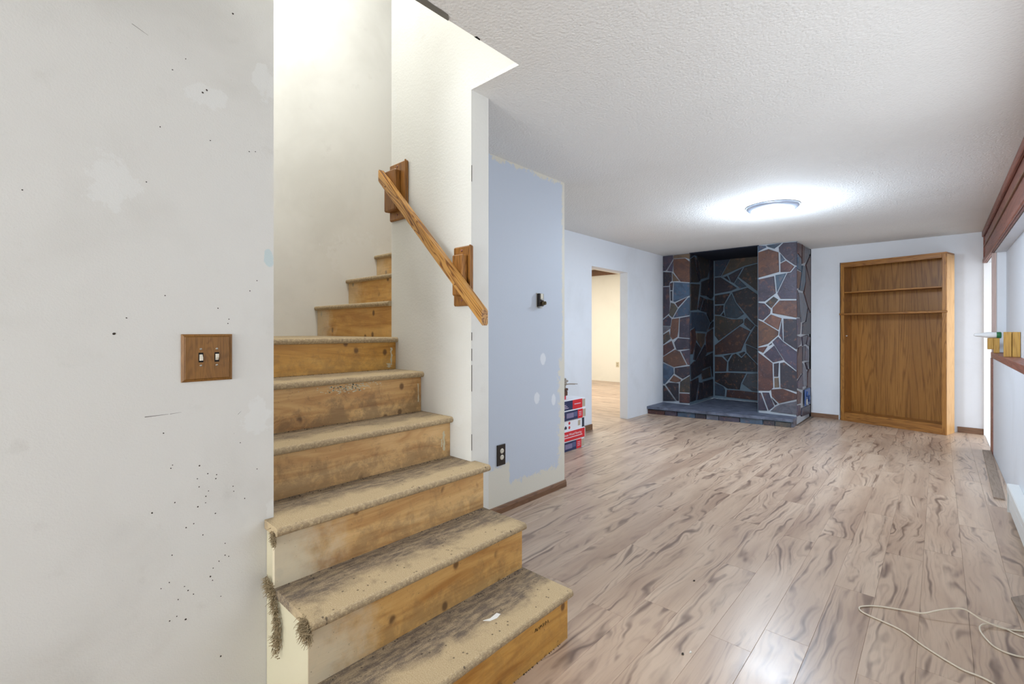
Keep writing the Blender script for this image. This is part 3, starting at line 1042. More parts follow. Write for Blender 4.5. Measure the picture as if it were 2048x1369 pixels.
# ================================================================== stone fireplace
STONES = {
 'left': [
  ('p', [(-3.23,2.425),(-3.055,2.425),(-3.049,2.364),(-3.161,2.189),(-3.23,2.284)]),
  ('t', [(-3.055,2.425),(-2.787,2.425),(-2.787,2.327),(-2.863,2.36),(-3.049,2.364)]),
  ('p', [(-3.23,2.284),(-3.161,2.189),(-3.23,2.185)]),
  ('p', [(-3.049,2.343),(-3.06,2.16),(-3.156,2.183)]),
  ('r', [(-3.049,2.364),(-2.863,2.36),(-2.787,2.297),(-2.787,1.977),(-2.935,1.997),(-3.049,2.159)]),
  ('t', [(-3.065,2.155),(-2.945,2.008),(-3.065,2.011)]),
  ('d', [(-3.23,2.179),(-3.071,2.161),(-3.071,2.022),(-3.108,1.994),(-3.113,1.943),(-3.23,1.945)]),
  ('b', [(-3.044,2.005),(-2.792,1.972),(-2.792,1.777),(-3.028,1.686),(-3.055,1.698)]),
  ('d', [(-3.108,1.989),(-3.049,2.005),(-3.06,1.872),(-3.102,1.875)]),
  ('d', [(-3.097,1.864),(-3.065,1.868),(-3.065,1.703),(-3.092,1.715)]),
  ('p', [(-3.23,1.94),(-3.113,1.937),(-3.102,1.679),(-3.113,1.515),(-3.23,1.429)]),
  ('n', [(-3.023,1.676),(-2.827,1.759),(-2.976,1.598)]),
  ('b', [(-2.812,1.758),(-2.792,1.757),(-2.792,1.477),(-3.055,1.441),(-2.971,1.587)]),
  ('o', [(-3.092,1.689),(-3.034,1.671),(-2.976,1.593),(-3.065,1.442),(-3.119,1.494),(-3.097,1.638)]),
  ('p', [(-3.23,1.418),(-3.129,1.489),(-3.076,1.431),(-3.097,1.313),(-3.23,1.319)]),
  ('g', [(-3.23,1.319),(-3.097,1.313),(-3.092,1.277),(-3.124,1.257),(-3.23,1.189)]),
  ('r', [(-3.071,1.431),(-2.955,1.445),(-2.966,1.247),(-2.981,1.145),(-3.06,1.098),(-3.102,1.154),(-3.097,1.267)]),
  ('p', [(-2.945,1.445),(-2.787,1.472),(-2.787,1.127),(-2.96,1.14)]),
  ('o', [(-3.23,1.184),(-3.119,1.241),(-3.092,1.113),(-3.23,1.017)]),
  ('n', [(-3.23,1.012),(-3.076,1.092),(-3.028,0.965),(-3.23,0.835)]),
  ('p', [(-2.976,1.135),(-2.787,1.122),(-2.787,0.962),(-2.997,0.941),(-3.039,1.062)]),
  ('p', [(-2.935,0.932),(-2.787,0.962),(-2.787,0.717),(-2.827,0.72)]),
  ('r', [(-3.216,0.835),(-3.023,0.955),(-2.945,0.927),(-2.837,0.719),(-3.039,0.673),(-3.216,0.747)]),
  ('b', [(-3.23,0.736),(-3.044,0.668),(-3.039,0.571),(-3.188,0.395),(-3.23,0.402)]),
  ('d', [(-3.028,0.669),(-2.787,0.712),(-2.787,0.572),(-2.899,0.499),(-3.028,0.571)]),
  ('r', [(-3.044,0.555),(-2.924,0.492),(-2.935,0.456),(-3.007,0.435),(-3.119,0.452)]),
  ('d', [(-3.178,0.396),(-3.124,0.436),(-2.997,0.436),(-2.96,0.433),(-2.96,0.154),(-2.997,0.155)]),
  ('o', [(-2.945,0.455),(-2.899,0.489),(-2.787,0.567),(-2.787,0.297),(-2.955,0.291)]),
  ('d', [(-3.23,0.381),(-3.194,0.384),(-3.002,0.149),(-3.23,0.126)]),
  ('n', [(-2.955,0.281),(-2.787,0.287),(-2.787,0.137),(-2.955,0.129)]),
 ],
 'right': [
  ('b', [(-1.847,2.425),(-1.748,2.413),(-1.73,2.386),(-1.847,2.335)]),
  ('b', [(-1.748,2.418),(-1.545,2.425),(-1.641,2.351),(-1.73,2.391)]),
  ('p', [(-1.536,2.425),(-1.37,2.42),(-1.37,2.093),(-1.4,2.105),(-1.501,2.193),(-1.588,2.31),(-1.592,2.37)]),
  ('r', [(-1.847,2.33),(-1.712,2.364),(-1.588,2.305),(-1.579,2.034),(-1.847,1.971)]),
  ('b', [(-1.571,2.288),(-1.506,2.189),(-1.571,2.156)]),
  ('n', [(-1.571,2.151),(-1.501,2.183),(-1.4,2.096),(-1.454,2.023),(-1.571,2.028)]),
  ('p', [(-1.847,1.956),(-1.641,1.99),(-1.619,1.751),(-1.757,1.644),(-1.847,1.647)]),
  ('b', [(-1.632,1.999),(-1.493,2.017),(-1.61,1.761)]),
  ('p', [(-1.489,2.017),(-1.446,2.023),(-1.391,2.095),(-1.37,2.088),(-1.37,1.661),(-1.571,1.67),(-1.61,1.746)]),
  ('o', [(-1.65,1.713),(-1.588,1.666),(-1.676,1.546),(-1.753,1.623)]),
  ('r', [(-1.579,1.656),(-1.37,1.647),(-1.37,1.411),(-1.667,1.481),(-1.667,1.556)]),
  ('p', [(-1.847,1.637),(-1.762,1.624),(-1.681,1.531),(-1.69,1.477),(-1.78,1.384),(-1.847,1.41)]),
  ('r', [(-1.685,1.472),(-1.549,1.415),(-1.588,1.248),(-1.775,1.373)]),
  ('r', [(-1.849,1.401),(-1.778,1.368),(-1.586,1.237),(-1.591,1.185),(-1.717,1.064),(-1.846,1.019)]),
  ('p', [(-1.552,1.391),(-1.536,1.104),(-1.588,1.185)]),
  ('d', [(-1.536,1.412),(-1.371,1.399),(-1.371,0.99),(-1.398,1.005),(-1.532,1.104)]),
  ('n', [(-1.846,1.014),(-1.717,1.038),(-1.774,0.937),(-1.846,0.971)]),
  ('d', [(-1.712,1.049),(-1.67,1.086),(-1.665,1.06),(-1.707,1.033)]),
  ('p', [(-1.778,0.921),(-1.642,1.05),(-1.527,0.853),(-1.656,0.811)]),
  ('p', [(-1.67,1.091),(-1.596,1.17),(-1.532,1.099),(-1.371,0.97),(-1.371,0.708),(-1.518,0.838),(-1.646,1.055)]),
  ('n', [(-1.846,0.955),(-1.66,0.805),(-1.651,0.468),(-1.698,0.422),(-1.846,0.409)]),
  ('d', [(-1.651,0.8),(-1.582,0.819),(-1.591,0.623),(-1.649,0.619)]),
  ('t', [(-1.646,0.608),(-1.586,0.618),(-1.577,0.479),(-1.642,0.469)]),
  ('d', [(-1.577,0.814),(-1.523,0.827),(-1.371,0.703),(-1.367,0.431),(-1.478,0.462),(-1.573,0.474)]),
  ('n', [(-1.684,0.449),(-1.541,0.472),(-1.362,0.411),(-1.362,0.341),(-1.586,0.262),(-1.674,0.351)]),
  ('p', [(-1.846,0.393),(-1.807,0.391),(-1.721,0.148),(-1.846,0.144)]),
  ('p', [(-1.798,0.398),(-1.703,0.406),(-1.688,0.35),(-1.637,0.22),(-1.712,0.149)]),
  ('d', [(-1.679,0.335),(-1.596,0.256),(-1.633,0.231)]),
  ('g', [(-1.698,0.145),(-1.633,0.22),(-1.577,0.258),(-1.362,0.326),(-1.362,0.135),(-1.577,0.139)]),
 ],
 'back': [
  ('b', [(-2.769,2.425),(-2.519,2.425),(-2.669,2.152),(-2.769,2.148)]),
  ('t', [(-2.519,2.425),(-1.958,2.425),(-1.958,2.363),(-2.307,2.282),(-2.657,2.151)]),
  ('d', [(-2.634,2.131),(-2.57,2.15),(-2.525,2.051)]),
  ('p', [(-2.553,2.155),(-2.329,2.261),(-2.462,2.017),(-2.513,2.044)]),
  ('o', [(-2.307,2.27),(-1.958,2.358),(-1.958,1.646),(-2.395,2.113)]),
  ('b', [(-2.407,2.102),(-2.264,1.95),(-2.373,1.928),(-2.457,2.01)]),
  ('p', [(-2.769,2.135),(-2.669,2.134),(-2.407,1.936),(-2.508,1.894),(-2.769,1.854)]),
  ('d', [(-2.496,1.875),(-2.258,1.938),(-1.958,1.618),(-1.958,1.203),(-2.145,1.335),(-2.429,1.699)]),
  ('d', [(-2.769,1.835),(-2.519,1.865),(-2.616,1.683),(-2.769,1.682)]),
  ('b', [(-2.502,1.858),(-2.434,1.7),(-2.307,1.512),(-2.418,1.438),(-2.599,1.465),(-2.616,1.622),(-2.599,1.694)]),
  ('d', [(-2.769,1.664),(-2.622,1.671),(-2.628,1.574),(-2.68,1.503),(-2.769,1.511)]),
  ('d', [(-2.622,1.562),(-2.599,1.471),(-2.669,1.497)]),
  ('o', [(-2.769,1.499),(-2.669,1.491),(-2.496,1.433),(-2.329,1.436),(-2.313,1.377),(-2.704,1.071),(-2.769,1.162)]),
  ('d', [(-2.307,1.424),(-2.274,1.459),(-2.151,1.329),(-2.21,1.248),(-2.313,1.342)]),
  ('n', [(-2.373,1.319),(-2.215,1.236),(-2.313,1.025),(-2.351,0.918),(-2.44,0.885),(-2.508,0.871),(-2.769,0.832),(-2.769,1.003),(-2.692,1.066)]),
  ('d', [(-2.199,1.225),(-2.14,1.323),(-1.958,1.168),(-1.958,0.918),(-2.124,0.959),(-2.296,1.037)]),
  ('d', [(-2.285,1.025),(-2.124,0.953),(-1.958,0.873),(-1.958,0.577),(-2.124,0.728),(-2.274,0.897),(-2.28,0.955)]),
  ('n', [(-2.769,0.813),(-2.651,0.812),(-2.565,0.731),(-2.582,0.568),(-2.769,0.556)]),
  ('d', [(-2.634,0.831),(-2.496,0.866),(-2.565,0.743)]),
  ('d', [(-2.485,0.854),(-2.434,0.874),(-2.351,0.806),(-2.28,0.885),(-2.124,0.716),(-2.009,0.596),(-2.553,0.575),(-2.553,0.731)]),
  ('d', [(-2.395,0.875),(-2.307,0.913),(-2.285,0.89),(-2.351,0.817)]),
  ('d', [(-2.769,0.538),(-2.553,0.557),(-2.274,0.563),(-2.351,0.399),(-2.373,0.285),(-2.565,0.286),(-2.634,0.329),(-2.769,0.391)]),
  ('g', [(-2.264,0.557),(-1.958,0.588),(-1.958,0.281),(-2.188,0.283),(-2.34,0.388)]),
  ('b', [(-2.769,0.379),(-2.628,0.323),(-2.599,0.271),(-2.605,0.156),(-2.769,0.159)]),
  ('n', [(-2.576,0.273),(-2.373,0.279),(-2.199,0.271),(-1.958,0.258),(-1.958,0.133),(-2.588,0.146)]),
 ],
 'inner': [
  ('d', [(7.071,2.425),(7.244,2.425),(7.071,2.351)]),
  ('o', [(7.071,2.34),(7.23,2.403),(7.274,2.192),(7.439,2.005),(7.071,1.978)]),
  ('d', [(7.259,2.395),(7.333,2.346),(7.485,2.061),(7.439,2.023),(7.289,2.193)]),
  ('o', [(7.318,2.425),(7.836,2.425),(7.836,2.222),(7.754,2.107),(7.516,2.064)]),
  ('d', [(7.87,2.425),(8.039,2.425),(8.039,1.812),(7.937,1.77),(7.771,1.798),(7.87,2.104)]),
  ('d', [(7.516,2.029),(7.853,2.103),(7.754,1.809),(7.485,1.806)]),
  ('o', [(7.071,1.966),(7.454,1.983),(7.393,1.801),(7.333,1.568),(7.071,1.549)]),
  ('d', [(7.47,1.793),(7.61,1.777),(7.454,1.561),(7.363,1.581)]),
  ('d', [(7.642,1.773),(7.738,1.76),(7.754,1.534),(7.485,1.556)]),
  ('d', [(7.771,1.762),(8.039,1.757),(8.039,1.432),(7.92,1.375),(7.754,1.51)]),
  ('b', [(7.071,1.532),(7.579,1.541),(7.706,1.509),(7.886,1.369),(7.738,1.224),(7.274,1.237),(7.23,1.299),(7.071,1.259)]),
  ('d', [(7.937,1.363),(8.039,1.407),(8.039,1.297),(7.82,1.26)]),
  ('n', [(7.071,1.248),(7.23,1.288),(7.274,1.225),(7.303,1.1),(7.157,0.877),(7.071,0.881)]),
  ('t', [(7.303,1.214),(7.674,1.201),(7.642,1.047),(7.516,0.963),(7.318,1.1)]),
  ('n', [(7.787,1.224),(8.039,1.285),(8.039,0.899),(7.738,0.879),(7.706,1.141)]),
  ('d', [(7.274,1.077),(7.516,0.957),(7.274,0.782),(7.186,0.792)]),
  ('d', [(7.674,1.023),(7.738,0.867),(7.674,0.834),(7.516,0.561),(7.099,0.489),(7.071,0.725),(7.23,0.778),(7.274,0.776)]),
  ('d', [(7.706,0.832),(8.021,0.881),(8.021,0.465),(7.937,0.653),(7.516,0.619)]),
  ('o', [(7.516,0.595),(7.886,0.644),(7.937,0.471),(7.547,0.459)]),
  ('d', [(7.071,0.474),(7.378,0.512),(7.393,0.431),(7.274,0.156),(7.071,0.157)]),
  ('d', [(7.424,0.428),(7.547,0.418),(7.579,0.146),(7.333,0.155)]),
  ('d', [(7.579,0.427),(8.021,0.44),(8.021,0.147),(7.594,0.156)]),
 ],
 'side': [
  ('n', [(7.078,2.41),(7.302,2.422),(7.281,2.227),(7.091,2.269)]),
  ('b', [(7.091,2.26),(7.281,2.217),(7.289,2.049),(7.078,2.057)]),
  ('n', [(7.324,2.425),(7.502,2.416),(7.434,2.168),(7.324,2.147)]),
  ('g', [(7.502,2.416),(7.905,2.425),(7.905,2.359),(7.547,2.19),(7.457,2.175)]),
  ('n', [(7.905,2.339),(7.905,1.905),(7.856,1.952),(7.593,2.165)]),
  ('r', [(7.078,2.043),(7.289,2.04),(7.153,1.805),(7.078,1.8)]),
  ('b', [(7.368,2.142),(7.547,2.151),(7.547,1.928),(7.412,1.784),(7.174,1.788),(7.302,2.003)]),
  ('n', [(7.57,2.143),(7.856,1.942),(7.905,1.875),(7.905,1.512),(7.711,1.586),(7.457,1.768),(7.57,1.93)]),
  ('g', [(7.153,1.759),(7.412,1.765),(7.687,1.575),(7.547,1.376),(7.281,1.353)]),
  ('p', [(7.062,1.79),(7.132,1.758),(7.259,1.419),(7.062,1.424)]),
  ('p', [(7.711,1.566),(7.905,1.502),(7.905,1.19),(7.368,1.193),(7.412,1.355),(7.593,1.377)]),
  ('p', [(7.062,1.41),(7.238,1.414),(7.259,1.334),(7.216,1.194),(7.062,1.186)]),
  ('p', [(6.997,1.185),(7.297,1.162),(7.25,1.054),(7.11,1.026),(7.006,0.999)]),
  ('p', [(7.345,1.166),(7.724,1.19),(7.569,1.057),(7.394,1.029)]),
  ('p', [(7.75,1.184),(7.912,1.15),(7.831,1.018),(7.62,1.051)]),
  ('n', [(7.133,1.026),(7.321,1.042),(7.345,0.675),(7.065,0.603),(7.02,0.888)]),
  ('p', [(7.394,1.029),(7.518,1.037),(7.493,0.825),(7.37,0.82)]),
  ('p', [(7.569,1.036),(7.777,0.976),(7.777,0.811),(7.518,0.824)]),
  ('p', [(7.543,0.801),(7.804,0.804),(7.698,0.684)]),
  ('n', [(7.804,0.7),(7.912,0.693),(7.912,0.415),(7.672,0.437),(7.698,0.641)]),
  ('g', [(7.394,0.809),(7.646,0.666),(7.646,0.461),(7.418,0.47),(7.37,0.663)]),
  ('p', [(7.087,0.581),(7.345,0.654),(7.37,0.433),(7.087,0.48)]),
  ('n', [(7.087,0.459),(7.297,0.408),(7.226,0.261),(7.065,0.27)]),
  ('p', [(7.065,0.259),(7.25,0.248),(7.25,0.103),(7.042,0.111)]),
  ('p', [(7.297,0.097),(7.345,0.195),(7.858,0.176),(7.858,0.043),(7.321,0.073)]),
 ],
}

STONE_COL = {'r': (104, 74, 62), 'n': (84, 56, 54), 'b': (66, 86, 108), 'p': (68, 62, 78), 'd': (46, 44, 54),
             'o': (74, 70, 64), 'g': (104, 108, 122), 't': (114, 98, 80)}
XC = -1.37
fire = thing('fireplace', (-2.3, 7.5, 0), 'dark irregular slate fireplace with an open recess and pale mortar joints', 'fireplace')
FY = 7.04
m = MB()
m.box(XD + 0.001, -2.800, FY + 0.014, 8.18, 0, H - 0.002)       # left pier core
m.box(-1.834, XC - 0.014, FY + 0.014, 8.18, 0, H - 0.002)       # right pier core
m.build('mortar_core', M['mortar'], fire)
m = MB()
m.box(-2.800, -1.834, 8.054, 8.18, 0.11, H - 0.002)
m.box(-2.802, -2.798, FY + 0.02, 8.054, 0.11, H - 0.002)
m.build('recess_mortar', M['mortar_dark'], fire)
MB().box(-2.80, -1.834, FY + 0.004, 8.054, H - 0.012, H - 0.001).build('recess_soffit', M['soffit_dark'], fire)


def inset(poly, d):
    n = len(poly)
    A = sum(poly[i][0] * poly[(i + 1) % n][1] - poly[(i + 1) % n][0] * poly[i][1] for i in range(n)) / 2
    if A < 0:
        poly = poly[::-1]
    out = []
    for i in range(n):
        p0, p1, p2 = Vector(poly[i - 1]), Vector(poly[i]), Vector(poly[(i + 1) % n])
        e1, e2 = (p1 - p0), (p2 - p1)
        if e1.length < 1e-6 or e2.length < 1e-6:
            out.append(tuple(p1))
            continue
        n1 = Vector((-e1.y, e1.x)).normalized()
        n2 = Vector((-e2.y, e2.x)).normalized()
        b = n1 + n2
        den = max(0.35, 1 + n1.dot(n2))
        out.append(tuple(p1 + b * (d / den)))
    return out


def stone(kind, poly, axis, surf, sign, dim, name='stone', parent=None, d=0.005):
    """poly in the face plane; surf = face plane, sign = outward direction along axis"""
    rr = random.Random(ord(kind) * 131 + int(abs(poly[0][0]) * 1000) * 7 + int(poly[0][1] * 1000))
    xs, zs = zip(*poly)
    ext = min(max(xs) - min(xs), max(zs) - min(zs))
    d = min(d, ext * 0.12)
    p1 = inset(poly, d)
    p2 = inset(p1, min(0.004, ext * 0.06))
    n = len(p1)
    lift = rr.uniform(0.0, 0.006)

    def mk(p, t):
        return (t, p[0], p[1]) if axis == 0 else (p[0], t, p[1])
    rings = [(p1, surf - sign * 0.0155), (p1, surf + sign * (lift - 0.004)), (p2, surf + sign * lift)]
    vs = [mk(p, t) for ring, t in rings for p in ring]
    fs = [tuple(range(n))[::-1], tuple(2 * n + k for k in range(n))]
    for r in range(2):
        fs += [(r * n + k, r * n + (k + 1) % n, (r + 1) * n + (k + 1) % n, (r + 1) * n + k) for k in range(n)]
    o = MB().add(vs, fs).build(name, M['slate'], parent or fire)
    c = lin(*STONE_COL[kind])
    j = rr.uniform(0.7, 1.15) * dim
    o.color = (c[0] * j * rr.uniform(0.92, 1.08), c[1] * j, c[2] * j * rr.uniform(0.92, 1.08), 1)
    return o


for kind, poly in STONES['left']:
    stone(kind, [(max(x, XD + 0.006), z) for x, z in poly], 1, FY, -1, 1.0)
for kind, poly in STONES['right']:
    stone(kind, [(min(max(x, -1.845), XC), z) for x, z in poly], 1, FY, -1, 1.0)
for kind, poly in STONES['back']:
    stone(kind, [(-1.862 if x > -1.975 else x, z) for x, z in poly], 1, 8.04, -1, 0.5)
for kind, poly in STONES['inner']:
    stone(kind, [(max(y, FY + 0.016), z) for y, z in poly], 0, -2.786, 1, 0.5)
for kind, poly in STONES['side']:
    stone(kind, [(min(max(y, FY + 0.012), YB - 0.02), max(z, 0.03)) for y, z in poly], 0, XC, 1, 1.0)
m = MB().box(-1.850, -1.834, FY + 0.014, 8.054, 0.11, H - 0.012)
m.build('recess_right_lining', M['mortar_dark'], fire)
# dark caulked gap where the stonework meets the back wall
MB().box(XC - 0.02, XC + 0.004, YB - 0.022, YB - 0.001, 0, H - 0.004).build('edge_gap', M['black'], fire)
# hearth: slab on a low course of stones
HZ = 0.113
hearth_poly = [(XD + 0.002, 6.50), (-1.372, 6.80), (-1.372, 7.035), (-1.86, FY + 0.012), (-1.86, 8.03), (-2.775, 8.03), (-2.775, FY + 0.012), (XD + 0.002, FY + 0.012)]
m_h = NB('hearth_slate')
p_ = m_h.pos()
hn = m_h.noise(p_, 9.0, 5, 0.6, 0.5)
m_h.bump(hn, 0.4, 0.006)
M['hearth'] = m_h.done(m_h.ramp(hn, (0.3, lin(66, 72, 88)), (0.7, lin(112, 120, 140))), 0.5, 0.4)
rr = random.Random(9)
edge = []
for k in range(1, 24):
    t = k / 24
    edge.append((XD + 0.002 + (XD * -1 - 1.374) * t, 6.50 + 0.30 * t + rr.uniform(-0.006, 0.006)))
poly = [hearth_poly[0]] + edge + hearth_poly[1:]
MB().prism(poly, 2, HZ - 0.036, HZ).build('hearth_slab', M['hearth'], fire)
m = MB().prism([(XD + 0.002, 6.555), (-1.40, 6.85), (-1.40, FY + 0.012), (XD + 0.002, FY + 0.012)], 2, 0, HZ - 0.036)
m.build('hearth_core', M['mortar_dark'], fire)
MB().box(-2.775, -1.86, FY + 0.012, 8.03, 0.0, HZ - 0.036).build('hearth_core', M['mortar_dark'], fire)
t = 0.0
hk = ['n', 'p', 'b', 'd', 'g', 'p', 'b', 'd', 'o', 'g']
i = 0
while t < 0.97:
    t2 = min(1.0, t + rr.uniform(0.07, 0.16))
    xa_, ya_ = XD + 0.004 + (1.83) * t, 6.53 + 0.29 * t
    xb_, yb_ = XD + 0.004 + (1.83) * t2 - 0.012, 6.53 + 0.29 * t2 - 0.002
    mm = MB()
    zt_ = rr.uniform(0.058, 0.072)
    mm.prism([(xa_, ya_), (xb_, yb_), (xb_, yb_ + 0.045), (xa_, ya_ + 0.045)], 2, 0.001, zt_)
    o = mm.build('hearth_stone', M['slate'], fire)
    c_ = lin(*STONE_COL[hk[i % 10]])
    o.color = c_
    i += 1
    t = t2
m = MB().box(-1.40, -1.374, 6.84, 7.03, 0.001, 0.074)
o = m.build('hearth_stone', M['slate'], fire)
o.color = lin(*STONE_COL['g'])
# blue metal valve cover on the right side of the stonework
vc = thing('valve_cover', (XC + 0.01, 7.62, 0.2), 'small blue metal valve cover on the right side of the stone fireplace', 'cover plate')
MB().bbox(XC + 0.0065, XC + 0.018, 7.45, 7.79, 0.20, 0.43, 0.004).build('plate', M['blue_metal'], vc)
for yy, zz, rad in ((7.56, 0.36, 0.04), (7.69, 0.29, 0.05)):
    MB().lathe([(rad, 0), (rad, 0.010), (rad * 0.6, 0.016), (rad * 0.3, 0.016)], XC + 0.018, yy, axis=0, seg=14, cz=zz).build('knob', M['blue_metal'], vc)
MB().bbox(XC + 0.018, XC + 0.03, 7.5, 7.53, 0.22, 0.30, 0.003).build('lever', M['steel'], vc)

# ================================================================== bookcase (its right end swung out from the wall)
bk = thing('bookcase', (-1.007, 7.861, 0), 'tall oak bookcase with two upper shelves standing beside the stone fireplace', 'bookcase')
bk.rotation_euler = (0, 0, math.atan2(7.562 - 7.861, 0.068 + 1.007))
bk['local_build'] = 1
BW, BD, BH = 1.116, 0.275, 2.186


def bpart(name, x0, x1, y0, y1, z0, z1, mat, b=0.002):
    return MB().bbox(x0, x1, y0, y1, z0, z1, b).build(name, M[mat], bk)


bpart('side_panel', 0.006, 0.024, 0.019, BD, 0.0, BH - 0.02, 'oak_v')
bpart('side_panel', BW - 0.02, BW, 0.0195, BD, 0.0, BH - 0.02, 'oak_side_lit')
bpart('back_panel', 0.024, BW - 0.02, BD - 0.012, BD - 0.002, 0.10, BH - 0.02, 'oak_panel')
bpart('top_board', 0.0, BW, 0.0, BD, BH - 0.019, BH, 'oak_h')
bpart('bottom_board', 0.024, BW - 0.02, 0.019, BD - 0.012, 0.095, 0.113, 'oak_h')
bpart('stile', 0.0, 0.042, 0.0, 0.019, 0.0, BH - 0.019, 'oak_v')
bpart('stile', BW - 0.042, BW, 0.0, 0.019, 0.0, BH - 0.019, 'oak_v')
bpart('top_rail', 0.042, BW - 0.042, 0.0, 0.019, 2.12, BH - 0.019, 'oak_h')
bpart('bottom_rail', 0.042, BW - 0.042, 0.0, 0.019, 0.0, 0.118, 'oak_h')
bpart('shelf', 0.024, BW - 0.02, 0.022, BD - 0.012, 1.765, 1.783, 'oak_h')
bpart('shelf', 0.024, BW - 0.02, 0.020, BD - 0.012, 1.462, 1.485, 'oak_h')
bpart('shelf_moulding', -0.012, BW + 0.012, -0.014, 0.0, 1.460, 1.487, 'oak_h', 0.005)
MB().bbox(0.0245, 0.032, 0.10, 0.13, 1.165, 1.18, 0.002).build('shelf_pin', M['white_plastic'], bk)
del bk['local_build']

# ================================================================== ceiling lamp
lp = thing('ceiling_lamp', (-1.165, 4.93, H - 0.09), 'round flush ceiling lamp with a glowing glass dome', 'ceiling lamp')
pan = MB().lathe([(0.06, 0.0), (0.225, 0.0), (0.23, -0.008), (0.205, -0.034), (0.185, -0.04), (0.06, -0.04)], -1.165, 4.93, seg=40, cz=H)
pan.build('pan', plain('brushed_lamp_pan', (176, 184, 200), 0.35, 0.5, 0.6), lp)
prof = [(0.182, -0.0405)]
for k in range(1, 9):
    a = math.pi / 2 * k / 9
    prof.append((0.182 * math.cos(a), -0.0405 - 0.062 * math.sin(a)))
prof.append((0.004, -0.1025))
MB().lathe(prof, -1.165, 4.93, seg=36, cz=H).build('glass_dome', M['glow'], lp)
MB().lathe([(0.004, -0.103), (0.008, -0.107), (0.006, -0.118), (0.001, -0.12)], -1.165, 4.93, seg=12, cz=H).build('finial', M['steel'], lp)
ld = bpy.data.lights.new('lamp_bulb', 'POINT')
ld.energy = 34
ld.color = (0.7, 0.84, 1.0)
ld.shadow_soft_size = 0.09
lo = bpy.data.objects.new('lamp_bulb', ld)
lo.location = (-1.165, 4.93, H - 0.30)
COL.objects.link(lo)
attach(lo, lp)
ld = bpy.data.lights.new('lamp_downlight', 'AREA')
ld.shape = 'DISK'
ld.size = 0.3
ld.energy = 29
ld.color = (0.7, 0.84, 1.0)
lo = bpy.data.objects.new('lamp_downlight', ld)
lo.location = (-1.165, 4.93, H - 0.125)
COL.objects.link(lo)
attach(lo, lp)

# ================================================================== wall fittings
sw = thing('light_switch', (XL, 0.4285, 1.092), 'oak double switch plate with two ivory toggles on the left wall', 'light switch')
y0, y1, z0, z1 = 0.360, 0.497, 1.092, 1.238
pl = MB()
a, e = 0.0, 0.010
vs = []
for (off, xx) in ((0, 0.0), (0, 0.004), (0.0065, 0.0085), (0.0075, 0.0075), (0.009, 0.0095)):
    vs += [(XL + xx, y0 + off, z0 + off), (XL + xx, y1 - off, z0 + off), (XL + xx, y1 - off, z1 - off), (XL + xx, y0 + off, z1 - off)]
fs = []
for r in range(4):
    fs += [(r * 4 + k, r * 4 + (k + 1) % 4, (r + 1) * 4 + (k + 1) % 4, (r + 1) * 4 + k) for k in range(4)]
fs += [(16, 17, 18, 19), (3, 2, 1, 0)]
M['oak_switch'] = oak('oak_switch_plate', (150, 104, 46), (92, 58, 22), 2, 2.6, 0.45, 0.35)
plate = pl.add(vs, fs).build('plate', M['oak_switch'], sw)
for yy, up in ((0.4095, 0), (0.4525, 1)):
    MB().bbox(XL + 0.0085, XL + 0.0100, yy - 0.0065, yy + 0.0065, 1.151, 1.181, 0.0006).build('slot', M['black'], plate)
    tz = 1.166
    mm = MB()
    dz = 0.005 if up else -0.005
    mm.add([(XL + 0.0095, yy - 0.004, tz - 0.010), (XL + 0.0095, yy + 0.004, tz - 0.010), (XL + 0.0095, yy + 0.004, tz + 0.010), (XL + 0.0095, yy - 0.004, tz + 0.010),
            (XL + 0.019, yy - 0.0035, tz - 0.004 + dz), (XL + 0.019, yy + 0.0035, tz - 0.004 + dz), (XL + 0.019, yy + 0.0035, tz + 0.005 + dz), (XL + 0.019, yy - 0.0035, tz + 0.005 + dz)],
           [(3, 2, 1, 0), (4, 5, 6, 7), (0, 1, 5, 4), (1, 2, 6, 5), (2, 3, 7, 6), (3, 0, 4, 7)])
    mm.build('toggle', M['ivory'], sw)
    for zz in (1.141, 1.192):
        s = MB().lathe([(0.0033, 0), (0.0033, 0.0012), (0.002, 0.0018)], XL + 0.0093, yy, axis=0, seg=12, cz=zz).build('screw', M['steel'], sw)
        MB().box(XL + 0.0109, XL + 0.0112, yy - 0.0028, yy + 0.0028, zz - 0.0004, zz + 0.0004).build('screw_slot', M['black'], s)

ot = thing('power_outlet', (XB, 2.293, 0.325), 'dark brown outlet plate with two white sockets low on the pale blue wall', 'power outlet')
MB().bbox(XB, XB + 0.007, 2.251, 2.335, 0.327, 0.470, 0.003).build('plate', M['brown_plastic'], ot)
for zz in (0.425, 0.382):
    so_ = MB().lathe([(0.0175, 0), (0.0175, 0.002), (0.016, 0.003)], XB + 0.0068, 2.297, axis=0, seg=20, cz=zz).build('socket', M['ivory'], ot)
    for dy, hh in ((-0.006, 0.005), (0.006, 0.004)):
        MB().box(XB + 0.0097, XB + 0.0102, 2.297 + dy - 0.0009, 2.297 + dy + 0.0009, zz - hh + 0.003, zz + hh + 0.003).build('slot', M['black'], so_)
    MB().lathe([(0.002, 0), (0.002, 0.0005)], XB + 0.0097, 2.297, axis=0, seg=8, cz=zz - 0.009).build('ground_hole', M['black'], so_)

